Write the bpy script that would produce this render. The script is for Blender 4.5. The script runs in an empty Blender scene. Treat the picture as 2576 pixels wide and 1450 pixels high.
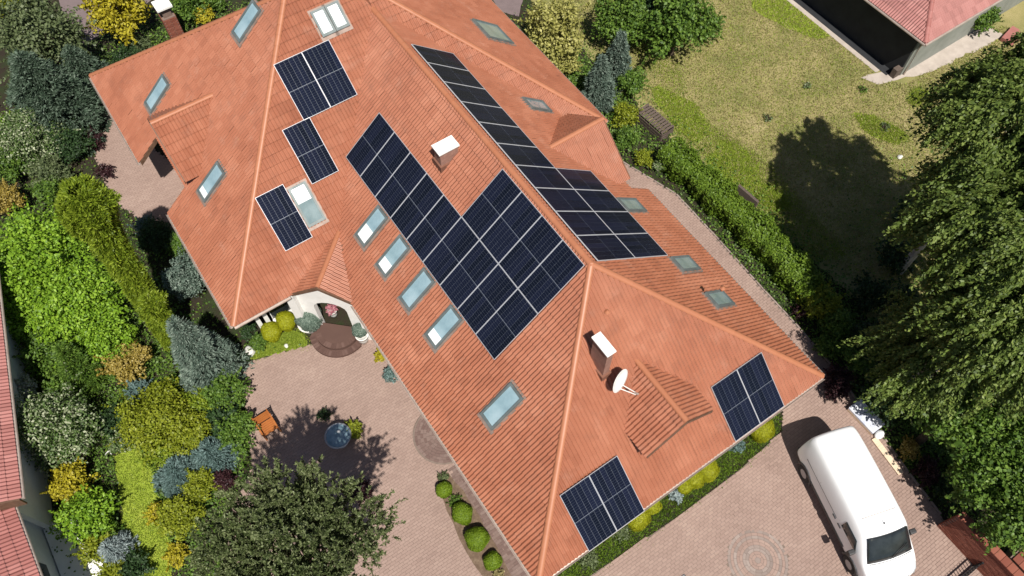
import bpy, bmesh, math, random
import numpy as np
from mathutils import Vector, Matrix

random.seed(7); RNG = np.random.default_rng(7)
scene = bpy.context.scene
col = scene.collection

# ------------------------------------------------------------------ camera, sky, sun, exposure
CAM_POS = np.array([-2.6743, -2.6948, 27.2677])
YAW, PITCH, ROLL, FOC = math.radians(-33.99), math.radians(60.7118), math.radians(-0.3608), 1980.6
def cam_basis():
    f = np.array([-math.sin(YAW) * math.cos(PITCH), math.cos(YAW) * math.cos(PITCH), -math.sin(PITCH)])
    r = np.array([math.cos(YAW), math.sin(YAW), 0.0]); u = np.cross(r, f)
    c, s = math.cos(ROLL), math.sin(ROLL)
    return c * r + s * u, -s * r + c * u, f
CR, CU, CF = cam_basis()
cam_data = bpy.data.cameras.new('camera'); cam = bpy.data.objects.new('camera', cam_data); col.objects.link(cam)
cam_data.sensor_width = 36.0; cam_data.lens = FOC / 2576.0 * 36.0; cam_data.clip_end = 600.0; cam_data.clip_start = 0.5
m = Matrix(((CR[0], CU[0], -CF[0], CAM_POS[0]), (CR[1], CU[1], -CF[1], CAM_POS[1]), (CR[2], CU[2], -CF[2], CAM_POS[2]), (0, 0, 0, 1)))
cam.matrix_world = m
scene.camera = cam
SUN_VEC = Vector((-0.14, -0.575, 1.0)).normalized()
world = bpy.data.worlds.new('World'); scene.world = world; world.use_nodes = True
wn = world.node_tree.nodes; wl = world.node_tree.links; wn.clear()
sky = wn.new('ShaderNodeTexSky'); sky.sky_type = 'NISHITA'; sky.sun_disc = False
sky.sun_elevation = math.asin(SUN_VEC.z); sky.sun_rotation = math.atan2(SUN_VEC.x, SUN_VEC.y)
bg = wn.new('ShaderNodeBackground'); bg.inputs[1].default_value = 0.05
wo = wn.new('ShaderNodeOutputWorld'); wl.new(sky.outputs[0], bg.inputs[0]); wl.new(bg.outputs[0], wo.inputs[0])
sd = bpy.data.lights.new('sun', 'SUN'); sd.energy = 5.0; sd.angle = math.radians(0.5); sd.color = (1.0, 0.95, 0.87)
sun = bpy.data.objects.new('sun', sd); col.objects.link(sun); sun.location = (-20, -40, 70)
sun.rotation_euler = SUN_VEC.to_track_quat('Z', 'Y').to_euler()
scene.view_settings.view_transform = 'Standard'; scene.view_settings.look = 'None'
scene.view_settings.exposure = 0.32; scene.view_settings.gamma = 1.0; scene.view_settings.use_curve_mapping = False
scene.render.resolution_x = 1024; scene.render.resolution_y = 576

# ------------------------------------------------------------------ photo pixel -> place
def ray(x, y): return CF + CR * ((x - 1288.0) / FOC) - CU * ((y - 724.5) / FOC)
def bp(x, y, z=0.0):
    d = ray(x, y); return CAM_POS + d * ((z - CAM_POS[2]) / d[2])
def pxm(x, y, z=0.0):                       # photo pixels per metre at that place
    return FOC / float((bp(x, y, z) - CAM_POS) @ CF)

# ------------------------------------------------------------------ object helpers
def tag(o, label=None, cat=None, group=None, kind=None):
    if label: o['label'] = label
    if cat: o['category'] = cat
    if group: o['group'] = group
    if kind: o['kind'] = kind
    return o
def link(o, parent=None):
    col.objects.link(o)
    if parent is not None: o.parent = parent
    return o
def empty(name, loc=(0, 0, 0), rz=0.0, parent=None):
    o = bpy.data.objects.new(name, None); o.location = loc; o.rotation_euler = (0, 0, rz); o.empty_display_size = 0.2
    return link(o, parent)
def npmesh(name, V, F, mat=None, smooth=False):
    """F: (n,k) int array of equal-size faces"""
    V = np.asarray(V, np.float32); F = np.asarray(F, np.int32)
    me = bpy.data.meshes.new(name); n, k = F.shape
    me.vertices.add(len(V)); me.vertices.foreach_set('co', V.ravel())
    me.loops.add(n * k); me.loops.foreach_set('vertex_index', F.ravel())
    me.polygons.add(n); me.polygons.foreach_set('loop_start', np.arange(0, n * k, k, dtype=np.int32))
    me.polygons.foreach_set('loop_total', np.full(n, k, np.int32))
    me.polygons.foreach_set('use_smooth', np.full(n, bool(smooth)))
    me.update(calc_edges=True)
    if mat: me.materials.append(mat)
    return me
class MB:
    def __init__(s): s.v = []; s.f = []
    def add(s, vs, fs):
        n = len(s.v); s.v += [tuple(float(c) for c in p) for p in vs]; s.f += [tuple(i + n for i in f) for f in fs]; return s
    def box(s, a, b, mt=None):
        x0, y0, z0 = a; x1, y1, z1 = b
        vs = [(x0, y0, z0), (x1, y0, z0), (x1, y1, z0), (x0, y1, z0), (x0, y0, z1), (x1, y0, z1), (x1, y1, z1), (x0, y1, z1)]
        if mt is not None: vs = [tuple(mt @ Vector(q)) for q in vs]
        return s.add(vs, [(0, 3, 2, 1), (4, 5, 6, 7), (0, 1, 5, 4), (1, 2, 6, 5), (2, 3, 7, 6), (3, 0, 4, 7)])
    def prism(s, poly, z0, z1):
        n = len(poly)
        vs = [(p[0], p[1], z0) for p in poly] + [(p[0], p[1], z1) for p in poly]
        fs = [tuple(range(n - 1, -1, -1)), tuple(range(n, 2 * n))] + [(i, (i + 1) % n, n + (i + 1) % n, n + i) for i in range(n)]
        return s.add(vs, fs)
    def slab(s, pts, off):                  # polygon pts (3d) extruded by vector off
        n = len(pts); q = [tuple(np.array(p, float) + np.array(off, float)) for p in pts]
        return s.add(list(pts) + q, [tuple(range(n)), tuple(range(2 * n - 1, n - 1, -1))] + [((i + 1) % n, i, n + i, n + (i + 1) % n) for i in range(n)])
    def tube(s, pts, rad, seg=8, cap=True):
        pts = [Vector(p) for p in pts]; rad = rad if hasattr(rad, '__len__') else [rad] * len(pts)
        rings = []
        for i, p in enumerate(pts):
            d = (pts[min(i + 1, len(pts) - 1)] - pts[max(i - 1, 0)]).normalized()
            a = d.orthogonal().normalized() if abs(d.z) < .99 else Vector((1, 0, 0)); b = d.cross(a).normalized(); a = b.cross(d)
            rings.append([p + (a * math.cos(t) + b * math.sin(t)) * rad[i] for t in [2 * math.pi * k / seg for k in range(seg)]])
        vs = [q for r in rings for q in r]; fs = []
        for i in range(len(pts) - 1):
            for k in range(seg): fs.append((i * seg + k, i * seg + (k + 1) % seg, (i + 1) * seg + (k + 1) % seg, (i + 1) * seg + k))
        if cap: fs += [tuple(range(seg - 1, -1, -1)), tuple(range(len(vs) - seg, len(vs)))]
        return s.add(vs, fs)
    def lathe(s, prof, c=(0, 0, 0), seg=24):
        vs = [(c[0] + r * math.cos(2 * math.pi * k / seg), c[1] + r * math.sin(2 * math.pi * k / seg), c[2] + z) for r, z in prof for k in range(seg)]
        fs = [(i * seg + k, i * seg + (k + 1) % seg, (i + 1) * seg + (k + 1) % seg, (i + 1) * seg + k) for i in range(len(prof) - 1) for k in range(seg)]
        fs.append(tuple(range(len(vs) - seg, len(vs))))
        fs.append(tuple(range(seg - 1, -1, -1)))
        return s.add(vs, fs)
    def mesh(s, name, mat, smooth=False, bevel=0.0):
        me = bpy.data.meshes.new(name); me.from_pydata(s.v, [], s.f)
        if bevel:
            bm = bmesh.new(); bm.from_mesh(me)
            bmesh.ops.bevel(bm, geom=bm.edges[:] , offset=bevel, segments=2, profile=.6, affect='EDGES', clamp_overlap=True)
            bm.to_mesh(me); bm.free()
        if smooth: me.polygons.foreach_set('use_smooth', np.ones(len(me.polygons), bool))
        me.update(); me.materials.append(mat); return me
    def build(s, name, mat, parent=None, smooth=False, bevel=0.0):
        return link(bpy.data.objects.new(name, s.mesh(name, mat, smooth, bevel)), parent)
def obj(name, me, parent=None): return link(bpy.data.objects.new(name, me), parent)

# ------------------------------------------------------------------ procedural materials
def nodes_of(name):
    mt = bpy.data.materials.new(name); mt.use_nodes = True
    nt = mt.node_tree; return mt, nt, nt.nodes, nt.links, nt.nodes['Principled BSDF']
def ramp(nt, cols):
    r = nt.nodes.new('ShaderNodeValToRGB'); e = r.color_ramp.elements
    while len(e) < len(cols): e.new(0.5)
    for el, (p, c) in zip(e, cols): el.position = p; el.color = (*c, 1)
    return r
def surf(name, cols, scale=4.0, rough=.7, detail=6, bump=0.0, bscale=None, spec=.3, metal=0.0, island=0.0, coat=0.0, coords='Object', stretch=None, bdist=.02):
    """noise-varied surface; cols: ramp colours; island: share of per-piece colour change"""
    mt, nt, n, l, b = nodes_of(name)
    tc = n.new('ShaderNodeTexCoord'); src = tc.outputs[coords]
    if stretch:
        mp = n.new('ShaderNodeMapping'); mp.inputs['Scale'].default_value = stretch; l.new(src, mp.inputs[0]); src = mp.outputs[0]
    nz = n.new('ShaderNodeTexNoise'); nz.inputs['Scale'].default_value = scale; nz.inputs['Detail'].default_value = detail; nz.inputs['Roughness'].default_value = .62
    l.new(src, nz.inputs['Vector'])
    fac = nz.outputs['Fac']
    if island:
        g = n.new('ShaderNodeNewGeometry'); oi = n.new('ShaderNodeObjectInfo')
        ad = n.new('ShaderNodeMath'); ad.operation = 'ADD'; l.new(g.outputs['Random Per Island'], ad.inputs[0]); l.new(oi.outputs['Random'], ad.inputs[1])
        fr = n.new('ShaderNodeMath'); fr.operation = 'FRACT'; l.new(ad.outputs[0], fr.inputs[0])
        mx = n.new('ShaderNodeMix'); mx.inputs[0].default_value = island; l.new(fac, mx.inputs[2]); l.new(fr.outputs[0], mx.inputs[3]); fac = mx.outputs[0]
    r = ramp(nt, cols); l.new(fac, r.inputs[0]); l.new(r.outputs[0], b.inputs['Base Color'])
    b.inputs['Roughness'].default_value = rough; b.inputs['Specular IOR Level'].default_value = spec; b.inputs['Metallic'].default_value = metal
    if coat: b.inputs['Coat Weight'].default_value = coat; b.inputs['Coat Roughness'].default_value = .08
    if bump:
        bn = n.new('ShaderNodeTexNoise'); bn.inputs['Scale'].default_value = bscale or scale * 6; bn.inputs['Detail'].default_value = 4
        l.new(tc.outputs[coords], bn.inputs['Vector'])
        bu = n.new('ShaderNodeBump'); bu.inputs['Strength'].default_value = bump; bu.inputs['Distance'].default_value = bdist
        l.new(bn.outputs['Fac'], bu.inputs['Height']); l.new(bu.outputs[0], b.inputs['Normal'])
    return mt
def flat(name, c, rough=.5, metal=0.0, spec=.5, coat=0.0):
    d = tuple(x * .88 for x in c)
    return surf(name, [(.3, d), (.7, c)], 3.0, rough, 3, spec=spec, metal=metal, coat=coat)
def leafmat(name, dark, mid, light, trans=.28, rough=.5, nscale=.9):
    mt, nt, n, l, b = nodes_of(name)
    tc = n.new('ShaderNodeTexCoord'); nz = n.new('ShaderNodeTexNoise'); nz.inputs['Scale'].default_value = nscale; nz.inputs['Detail'].default_value = 3
    l.new(tc.outputs['Object'], nz.inputs['Vector'])
    g = n.new('ShaderNodeNewGeometry')
    mx = n.new('ShaderNodeMix'); mx.inputs[0].default_value = .6; l.new(nz.outputs['Fac'], mx.inputs[2]); l.new(g.outputs['Random Per Island'], mx.inputs[3])
    r = ramp(nt, [(.18, dark), (.5, mid), (.85, light)]); l.new(mx.outputs[0], r.inputs[0])
    l.new(r.outputs[0], b.inputs['Base Color']); b.inputs['Roughness'].default_value = rough; b.inputs['Specular IOR Level'].default_value = .3
    t = n.new('ShaderNodeBsdfTranslucent'); l.new(r.outputs[0], t.inputs[0])
    ms = n.new('ShaderNodeMixShader'); ms.inputs[0].default_value = trans
    out = n['Material Output']; l.new(b.outputs[0], ms.inputs[1]); l.new(t.outputs[0], ms.inputs[2]); l.new(ms.outputs[0], out.inputs[0])
    return mt
M = {}
def tilemat():
    """weathered terracotta: tone per tile, soft blotches, lichen and soot stains, pale bloom"""
    mt, nt, n, l, b = nodes_of('terracotta_tile')
    geo = n.new('ShaderNodeNewGeometry'); oi = n.new('ShaderNodeObjectInfo')
    def noise(scale, detail=5, rough=.6, st=None):
        z = n.new('ShaderNodeTexNoise'); z.inputs['Scale'].default_value = scale; z.inputs['Detail'].default_value = detail; z.inputs['Roughness'].default_value = rough
        if st:
            mp = n.new('ShaderNodeMapping'); mp.inputs['Scale'].default_value = st; l.new(geo.outputs['Position'], mp.inputs[0]); l.new(mp.outputs[0], z.inputs['Vector'])
        else: l.new(geo.outputs['Position'], z.inputs['Vector'])
        return z.outputs['Fac']
    def math_(op, a, c):
        q = n.new('ShaderNodeMath'); q.operation = op
        for s_, v in zip(q.inputs, (a, c)):
            if isinstance(v, float): s_.default_value = v
            else: l.new(v, s_)
        return q.outputs[0]
    isl = math_('FRACT', math_('ADD', geo.outputs['Random Per Island'], oi.outputs['Random']), 0.0)
    tone = math_('ADD', math_('MULTIPLY', noise(.55, 6), .80), math_('MULTIPLY', isl, .20))
    r = ramp(nt, [(.24, (.262, .092, .050)), (.42, (.318, .116, .064)), (.58, (.352, .135, .077)), (.78, (.42, .178, .108))]); l.new(tone, r.inputs[0])
    stain = ramp(nt, [(.52, (0, 0, 0)), (.74, (1, 1, 1))]); l.new(noise(1.9, 8, .7), stain.inputs[0])
    mx = n.new('ShaderNodeMix'); mx.data_type = 'RGBA'; l.new(math_('MULTIPLY', stain.outputs[0], .40), mx.inputs[0]); l.new(r.outputs[0], mx.inputs[6]); mx.inputs[7].default_value = (.17, .078, .052, 1)
    bloom = ramp(nt, [(.56, (0, 0, 0)), (.80, (1, 1, 1))]); l.new(noise(1.3, 9, .72), bloom.inputs[0])
    m2 = n.new('ShaderNodeMix'); m2.data_type = 'RGBA'; l.new(math_('MULTIPLY', bloom.outputs[0], .30), m2.inputs[0]); l.new(mx.outputs[2], m2.inputs[6]); m2.inputs[7].default_value = (.52, .345, .27, 1)
    lich = ramp(nt, [(.66, (0, 0, 0)), (.72, (1, 1, 1))]); l.new(noise(9.0, 4, .7), lich.inputs[0])
    m3 = n.new('ShaderNodeMix'); m3.data_type = 'RGBA'; l.new(math_('MULTIPLY', lich.outputs[0], .35), m3.inputs[0]); l.new(m2.outputs[2], m3.inputs[6]); m3.inputs[7].default_value = (.36, .24, .11, 1)
    l.new(m3.outputs[2], b.inputs['Base Color']); b.inputs['Roughness'].default_value = .40; b.inputs['Specular IOR Level'].default_value = .5
    return mt
M['tile'] = tilemat()
M['ridge'] = surf('ridge_tile_clay', [(.2, (.34, .128, .066)), (.6, (.41, .166, .088)), (.9, (.48, .21, .118))], 1.6, .45, 6, island=.15, spec=.4)
M['deck'] = surf('roof_underlay', [(.3, (.16, .075, .05)), (.7, (.22, .10, .065))], 3, .8)
M['stucco'] = surf('white_stucco', [(.3, (.72, .71, .68)), (.7, (.82, .81, .78))], 2, .85, bump=.2, bscale=60)
M['fascia'] = surf('brown_timber', [(.3, (.10, .055, .035)), (.7, (.17, .10, .065))], 6, .6)
M['gutter'] = surf('weathered_gutter', [(.3, (.36, .29, .25)), (.7, (.5, .42, .37))], 4, .45, metal=.3)
M['chimney'] = surf('chimney_render', [(.3, (.24, .13, .10)), (.7, (.36, .21, .165))], 5, .85, bump=.3)
M['whitecap'] = surf('white_concrete_cap', [(.3, (.78, .77, .74)), (.7, (.85, .85, .82))], 4, .8)
M['alu'] = surf('panel_frame_aluminium', [(.3, (.50, .51, .54)), (.7, (.60, .61, .64))], 5, .38, metal=.25)
M['backsheet'] = flat('panel_backsheet', (.20, .225, .27), .25)
M['winframe'] = surf('grey_window_frame', [(.3, (.10, .125, .125)), (.7, (.17, .195, .195))], 4, .45, metal=.2)
M['flash'] = surf('window_flashing', [(.3, (.22, .155, .125)), (.7, (.31, .235, .20))], 4, .5, metal=.2)
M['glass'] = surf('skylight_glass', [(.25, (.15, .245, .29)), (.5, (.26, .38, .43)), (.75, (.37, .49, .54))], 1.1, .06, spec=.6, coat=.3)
M['glassdim'] = surf('skylight_glass_grey_teal', [(.3, (.13, .19, .20)), (.7, (.24, .31, .32))], 1.8, .06, spec=.8, coat=.5)  # greyer, darker variant of the skylight glass
M['blind'] = flat('white_blind', (.86, .88, .88), .4)
M['white'] = surf('white_van_paint', [(.3, (.80, .81, .82)), (.7, (.84, .85, .86))], 1.5, .28, coat=.6)
M['dglass'] = surf('dark_vehicle_glass', [(.3, (.010, .013, .014)), (.7, (.03, .036, .038))], 2.5, .05, spec=.7)
M['rubber'] = flat('black_rubber', (.02, .02, .021), .75)
M['plastic'] = flat('dark_plastic', (.035, .035, .037), .55)
M['rim'] = flat('wheel_cover', (.38, .39, .41), .35, metal=.5)
M['lamp'] = flat('headlamp_lens', (.55, .58, .60), .1, spec=.8)
M['dish'] = flat('dish_white', (.84, .83, .80), .5)
M['steel'] = flat('dull_steel', (.42, .43, .45), .35, metal=.7)
M['paver'] = surf('brick_paver', [(.15, (.20, .138, .116)), (.36, (.285, .200, .168)), (.6, (.325, .232, .195)), (.85, (.385, .287, .24))], .5, .85, 9, bump=.2, bscale=50, island=.22, spec=.2)
M['paver_red'] = surf('red_brick_paver', [(.1, (.125, .078, .068)), (.5, (.17, .115, .100)), (.9, (.22, .16, .14))], 1.2, .8, 5, island=.55, spec=.2)
M['paver_grey'] = surf('grey_brick_paver', [(.1, (.21, .165, .145)), (.5, (.27, .215, .19)), (.9, (.33, .27, .24))], 1.2, .8, 5, island=.55, spec=.2)
M['mulch'] = surf('bark_mulch', [(.2, (.07, .045, .03)), (.5, (.14, .095, .065)), (.8, (.24, .18, .12))], 7, .95, 8, bump=.6, bscale=30, bdist=.03)
M['step'] = surf('dark_step_brick', [(.1, (.075, .042, .035)), (.5, (.11, .064, .052)), (.9, (.16, .10, .085))], 1.2, .8, 5, island=.5, spec=.2)
M['sand'] = surf('joint_sand', [(.3, (.16, .12, .10)), (.7, (.22, .17, .14))], 6, .95)
M['asphalt'] = surf('mauve_asphalt', [(.3, (.15, .115, .115)), (.7, (.19, .145, .145))], 3, .9, bump=.2, bscale=80)
M['concrete'] = surf('pale_concrete', [(.3, (.36, .31, .27)), (.7, (.47, .41, .36))], 2.5, .9, bump=.2, bscale=50)
M['soil'] = surf('garden_soil', [(.2, (.012, .010, .007)), (.45, (.028, .021, .013)), (.6, (.022, .032, .010)), (.85, (.06, .085, .022))], 1.1, .95, 8, bump=.6, bscale=14, bdist=.06)
M['lawn'] = surf('green_lawn', [(.2, (.15, .21, .018)), (.5, (.24, .31, .03)), (.8, (.34, .36, .06))], 1.2, .9, 8, bump=.5, bscale=40, bdist=.03)
M['drylawn'] = surf('dry_lawn', [(.22, (.13, .155, .04)), (.42, (.215, .205, .075)), (.58, (.295, .255, .11)), (.8, (.40, .335, .18))], .6, .95, 10, bump=.7, bscale=22, bdist=.05)
M['bark'] = surf('bark', [(.3, (.05, .035, .022)), (.7, (.11, .08, .055))], 8, .9, bump=.5)
M['birch'] = surf('birch_bark', [(.35, (.30, .27, .23)), (.6, (.55, .52, .47))], 6, .8, stretch=(1, 1, .3))
M['wood'] = surf('stained_wood', [(.3, (.27, .085, .022)), (.7, (.42, .15, .04))], 3, .5, stretch=(1, 6, 6))
M['oldwood'] = surf('weathered_wood', [(.3, (.07, .05, .042)), (.7, (.15, .115, .095))], 4, .8, stretch=(1, 7, 7))
M['plank'] = surf('fresh_pine_board', [(.3, (.62, .47, .33)), (.7, (.74, .60, .45))], 3, .7, stretch=(1, 6, 6))
M['brick'] = surf('red_brick', [(.15, (.17, .052, .034)), (.5, (.235, .078, .05)), (.85, (.30, .115, .08))], 2, .85, 4, island=.5, bump=.3, bscale=40)
M['mortar'] = surf('mortar', [(.3, (.16, .11, .09)), (.7, (.23, .17, .14))], 4, .9)
M['iron'] = flat('black_iron', (.02, .02, .022), .5, metal=.4)
M['pot'] = surf('white_planter', [(.3, (.66, .65, .61)), (.7, (.80, .79, .75))], 4, .7)
M['water'] = surf('water_film', [(.35, (.10, .17, .21)), (.65, (.22, .31, .36))], 3.5, .04, spec=.8, coat=.5, bump=.15, bscale=9, bdist=.02)
M['darkwall'] = surf('eave_shade_charcoal', [(.3, (.020, .021, .024)), (.7, (.032, .034, .038))], 1.5, .85)  # eave shade worked into the dark colour of neighbour wall and soffit
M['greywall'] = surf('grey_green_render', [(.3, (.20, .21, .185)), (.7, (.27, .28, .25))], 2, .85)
M['redtile'] = surf('pinkish_red_tile', [(.15, (.23, .082, .07)), (.5, (.33, .128, .112)), (.85, (.40, .18, .16))], 1.3, .5, 5, island=.4)
M['stone'] = surf('pale_rock', [(.3, (.48, .47, .43)), (.7, (.68, .67, .63))], 4, .85, bump=.5, bscale=12)
M['bluefoil'] = surf('pale_blue_wrap', [(.3, (.40, .44, .58)), (.55, (.66, .68, .74)), (.75, (.80, .81, .82))], 2.2, .35)
def cellmat():
    mt, nt, n, l, b = nodes_of('solar_cell')
    tc = n.new('ShaderNodeTexCoord'); sx = n.new('ShaderNodeSeparateXYZ'); l.new(tc.outputs['Object'], sx.inputs[0])
    fr = n.new('ShaderNodeMath'); fr.operation = 'PINGPONG'; fr.inputs[1].default_value = .041; l.new(sx.outputs[1], fr.inputs[0])
    lt = n.new('ShaderNodeMath'); lt.operation = 'LESS_THAN'; lt.inputs[1].default_value = .0035; l.new(fr.outputs[0], lt.inputs[0])
    oi = n.new('ShaderNodeObjectInfo')
    nz = n.new('ShaderNodeTexNoise'); nz.inputs['Scale'].default_value = 2.2
    ml = n.new('ShaderNodeMix'); ml.inputs[0].default_value = .5; l.new(oi.outputs['Random'], ml.inputs[2]); l.new(nz.outputs['Fac'], ml.inputs[3])
    r = ramp(nt, [(.2, (.0045, .0065, .013)), (.8, (.010, .013, .030))]); l.new(ml.outputs[0], r.inputs[0])
    mx = n.new('ShaderNodeMix'); mx.data_type = 'RGBA'; l.new(lt.outputs[0], mx.inputs[0]); l.new(r.outputs[0], mx.inputs[6]); mx.inputs[7].default_value = (.04, .05, .07, 1)
    l.new(mx.outputs[2], b.inputs['Base Color']); b.inputs['Roughness'].default_value = .18; b.inputs['Specular IOR Level'].default_value = .07; b.inputs['IOR'].default_value = 1.3
    return mt
M['cell'] = cellmat()
# foliage: dark, mid, light leaf colours (real leaf colours, lit by the sun)
LEAF = dict(
    green=((.042, .088, .014), (.095, .175, .024), (.18, .28, .045)),
    bright=((.085, .17, .012), (.19, .34, .022), (.32, .48, .05)),
    lime=((.105, .135, .008), (.21, .25, .016), (.33, .36, .035)),
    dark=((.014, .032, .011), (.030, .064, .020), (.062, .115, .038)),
    birch=((.055, .088, .018), (.125, .185, .036), (.23, .29, .07)),
    olive=((.055, .080, .032), (.11, .145, .058), (.19, .23, .11)),
    blue=((.065, .105, .080), (.14, .195, .155), (.28, .345, .285)),
    teal=((.060, .105, .090), (.125, .20, .185), (.24, .34, .33)),
    silver=((.16, .21, .21), (.28, .35, .35), (.44, .50, .50)),
    gold=((.21, .17, .010), (.38, .33, .018), (.56, .50, .05)),
    cream=((.17, .17, .035), (.33, .32, .085), (.52, .49, .18)),
    amber=((.20, .14, .02), (.34, .26, .05), (.50, .40, .14)),
    varieg=((.05, .10, .022), (.11, .175, .045), (.55, .57, .40)),
    whitefl=((.22, .25, .14), (.45, .47, .36), (.72, .72, .64)),
    pine=((.045, .068, .020), (.115, .150, .052), (.27, .305, .155)),
    red=((.020, .007, .009), (.045, .016, .020), (.09, .04, .042)),
    ball=((.085, .145, .008), (.15, .235, .012), (.22, .32, .025)),
    yball=((.19, .205, .006), (.30, .32, .010), (.42, .43, .02)),
    hedge=((.055, .105, .010), (.12, .20, .018), (.20, .30, .035)),
    pink=((.30, .08, .12), (.48, .18, .22), (.6, .35, .35)),
    fir=((.035, .062, .038), (.085, .130, .085), (.20, .265, .20)),
    thuja=((.085, .135, .010), (.18, .25, .018), (.32, .40, .04)),
    grass=((.14, .21, .018), (.25, .33, .035), (.36, .42, .07)),
    straw=((.20, .18, .065), (.33, .28, .12), (.50, .42, .23)))
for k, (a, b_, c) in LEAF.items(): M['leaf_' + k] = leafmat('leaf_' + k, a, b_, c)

# ------------------------------------------------------------------ ground
def project(P):
    d = np.asarray(P, float) - CAM_POS; z = d @ CF
    return np.stack([1288 + FOC * (d @ CR) / z, 724.5 - FOC * (d @ CU) / z], -1)
def inpoly(px, py, poly):
    ins = np.zeros(px.shape, bool); n = len(poly)
    for i in range(n):
        x0, y0 = poly[i]; x1, y1 = poly[(i + 1) % n]
        c = ((y0 > py) != (y1 > py)) & (px < (x1 - x0) * (py - y0) / ((y1 - y0) or 1e-9) + x0); ins ^= c
    return ins
def wpoly(pts): return [tuple(bp(*p)[:2]) for p in pts]
def sheet(name, poly, z, mat, kind='structure', parent=None, rough=0.0):
    pts = []
    n = len(poly)
    for i in range(n):
        a = np.array(poly[i]); b = np.array(poly[(i + 1) % n]); k = max(1, int(np.linalg.norm(b - a) / .35)) if rough else 1
        for j in range(k):
            q = a + (b - a) * j / k
            if rough: q = q + RNG.normal(0, rough, 2)
            pts.append(tuple(q))
    me = bpy.data.meshes.new(name); bm = bmesh.new()
    f = bm.faces.new([bm.verts.new((p[0], p[1], z)) for p in pts]); bm.normal_update()
    if f.normal.z < 0: f.normal_flip()
    bmesh.ops.triangulate(bm, faces=bm.faces[:]); bm.to_mesh(me); bm.free(); me.materials.append(mat)
    o = obj(name, me, parent)
    if parent is None and kind: o['kind'] = kind
    return o
g = MB().add([(-260, -260, 0), (300, -260, 0), (300, 320, 0), (-260, 320, 0)], [(0, 1, 2, 3)]).build('ground', M['soil']); g['kind'] = 'structure'

W, TP, HE, H1 = 11.55, .822, 3.0, 5.7476
ZR = HE + W / 2 * TP
XN, YN, HN, TN, WR, YB = -3.83, 12.756, 3.035, .81, 12.333, 26.87
ZB = HN + (YB - YN) / 2 * TN; YM = (YB + YN) / 2; HB = (YB - YN) / 2

# paved areas (world polygons)
P_DRIVE = [(.6, -.5), (1.8, -.45), (5.4, -.6), (8.4, -.58), (10.5, -.4), (11.2, .2), (10.9, 9.1), (10.4, 9.3), (10.4, 13.2), (13.3, 12.6), (14.15, 9.8), (14.1, 7.2), (14.0, 4.7), (13.95, 2.2), (13.85, .45), (13.5, -1.7), (13.1, -4.0), (12.9, -5.6), (12.75, -6.4), (12.65, -12), (-4.5, -12), (-2.3, -.6)]
P_COURT = wpoly([(612, 915), (660, 902), (745, 880), (800, 862), (850, 862)]) + [(.0, 11.6), (.4, 11.0), (.4, -.5), (-2.3, -.6), (-4.5, -3), (-8.0, 1.5)] + wpoly([(560, 1330), (635, 1180), (622, 1040)])
P_LPATH = wpoly([(222, 268), (262, 262), (330, 340), (420, 400), (500, 470), (452, 520), (436, 600), (405, 560), (345, 545), (290, 510), (258, 440), (222, 330)])
P_TOPL = wpoly([(140, -30), (420, -30), (300, 62), (212, 112), (165, 60)])
P_TOPR = wpoly([(1225, -20), (1320, -20), (1305, 42), (1262, 30)])
sheet('paved_street', P_TOPL, .006, M['asphalt'], rough=.02)
sheet('paved_yard', P_TOPR, .006, M['asphalt'], rough=.02)
ROS = np.array([6.75, -3.2]); ROS_R = .98
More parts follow.
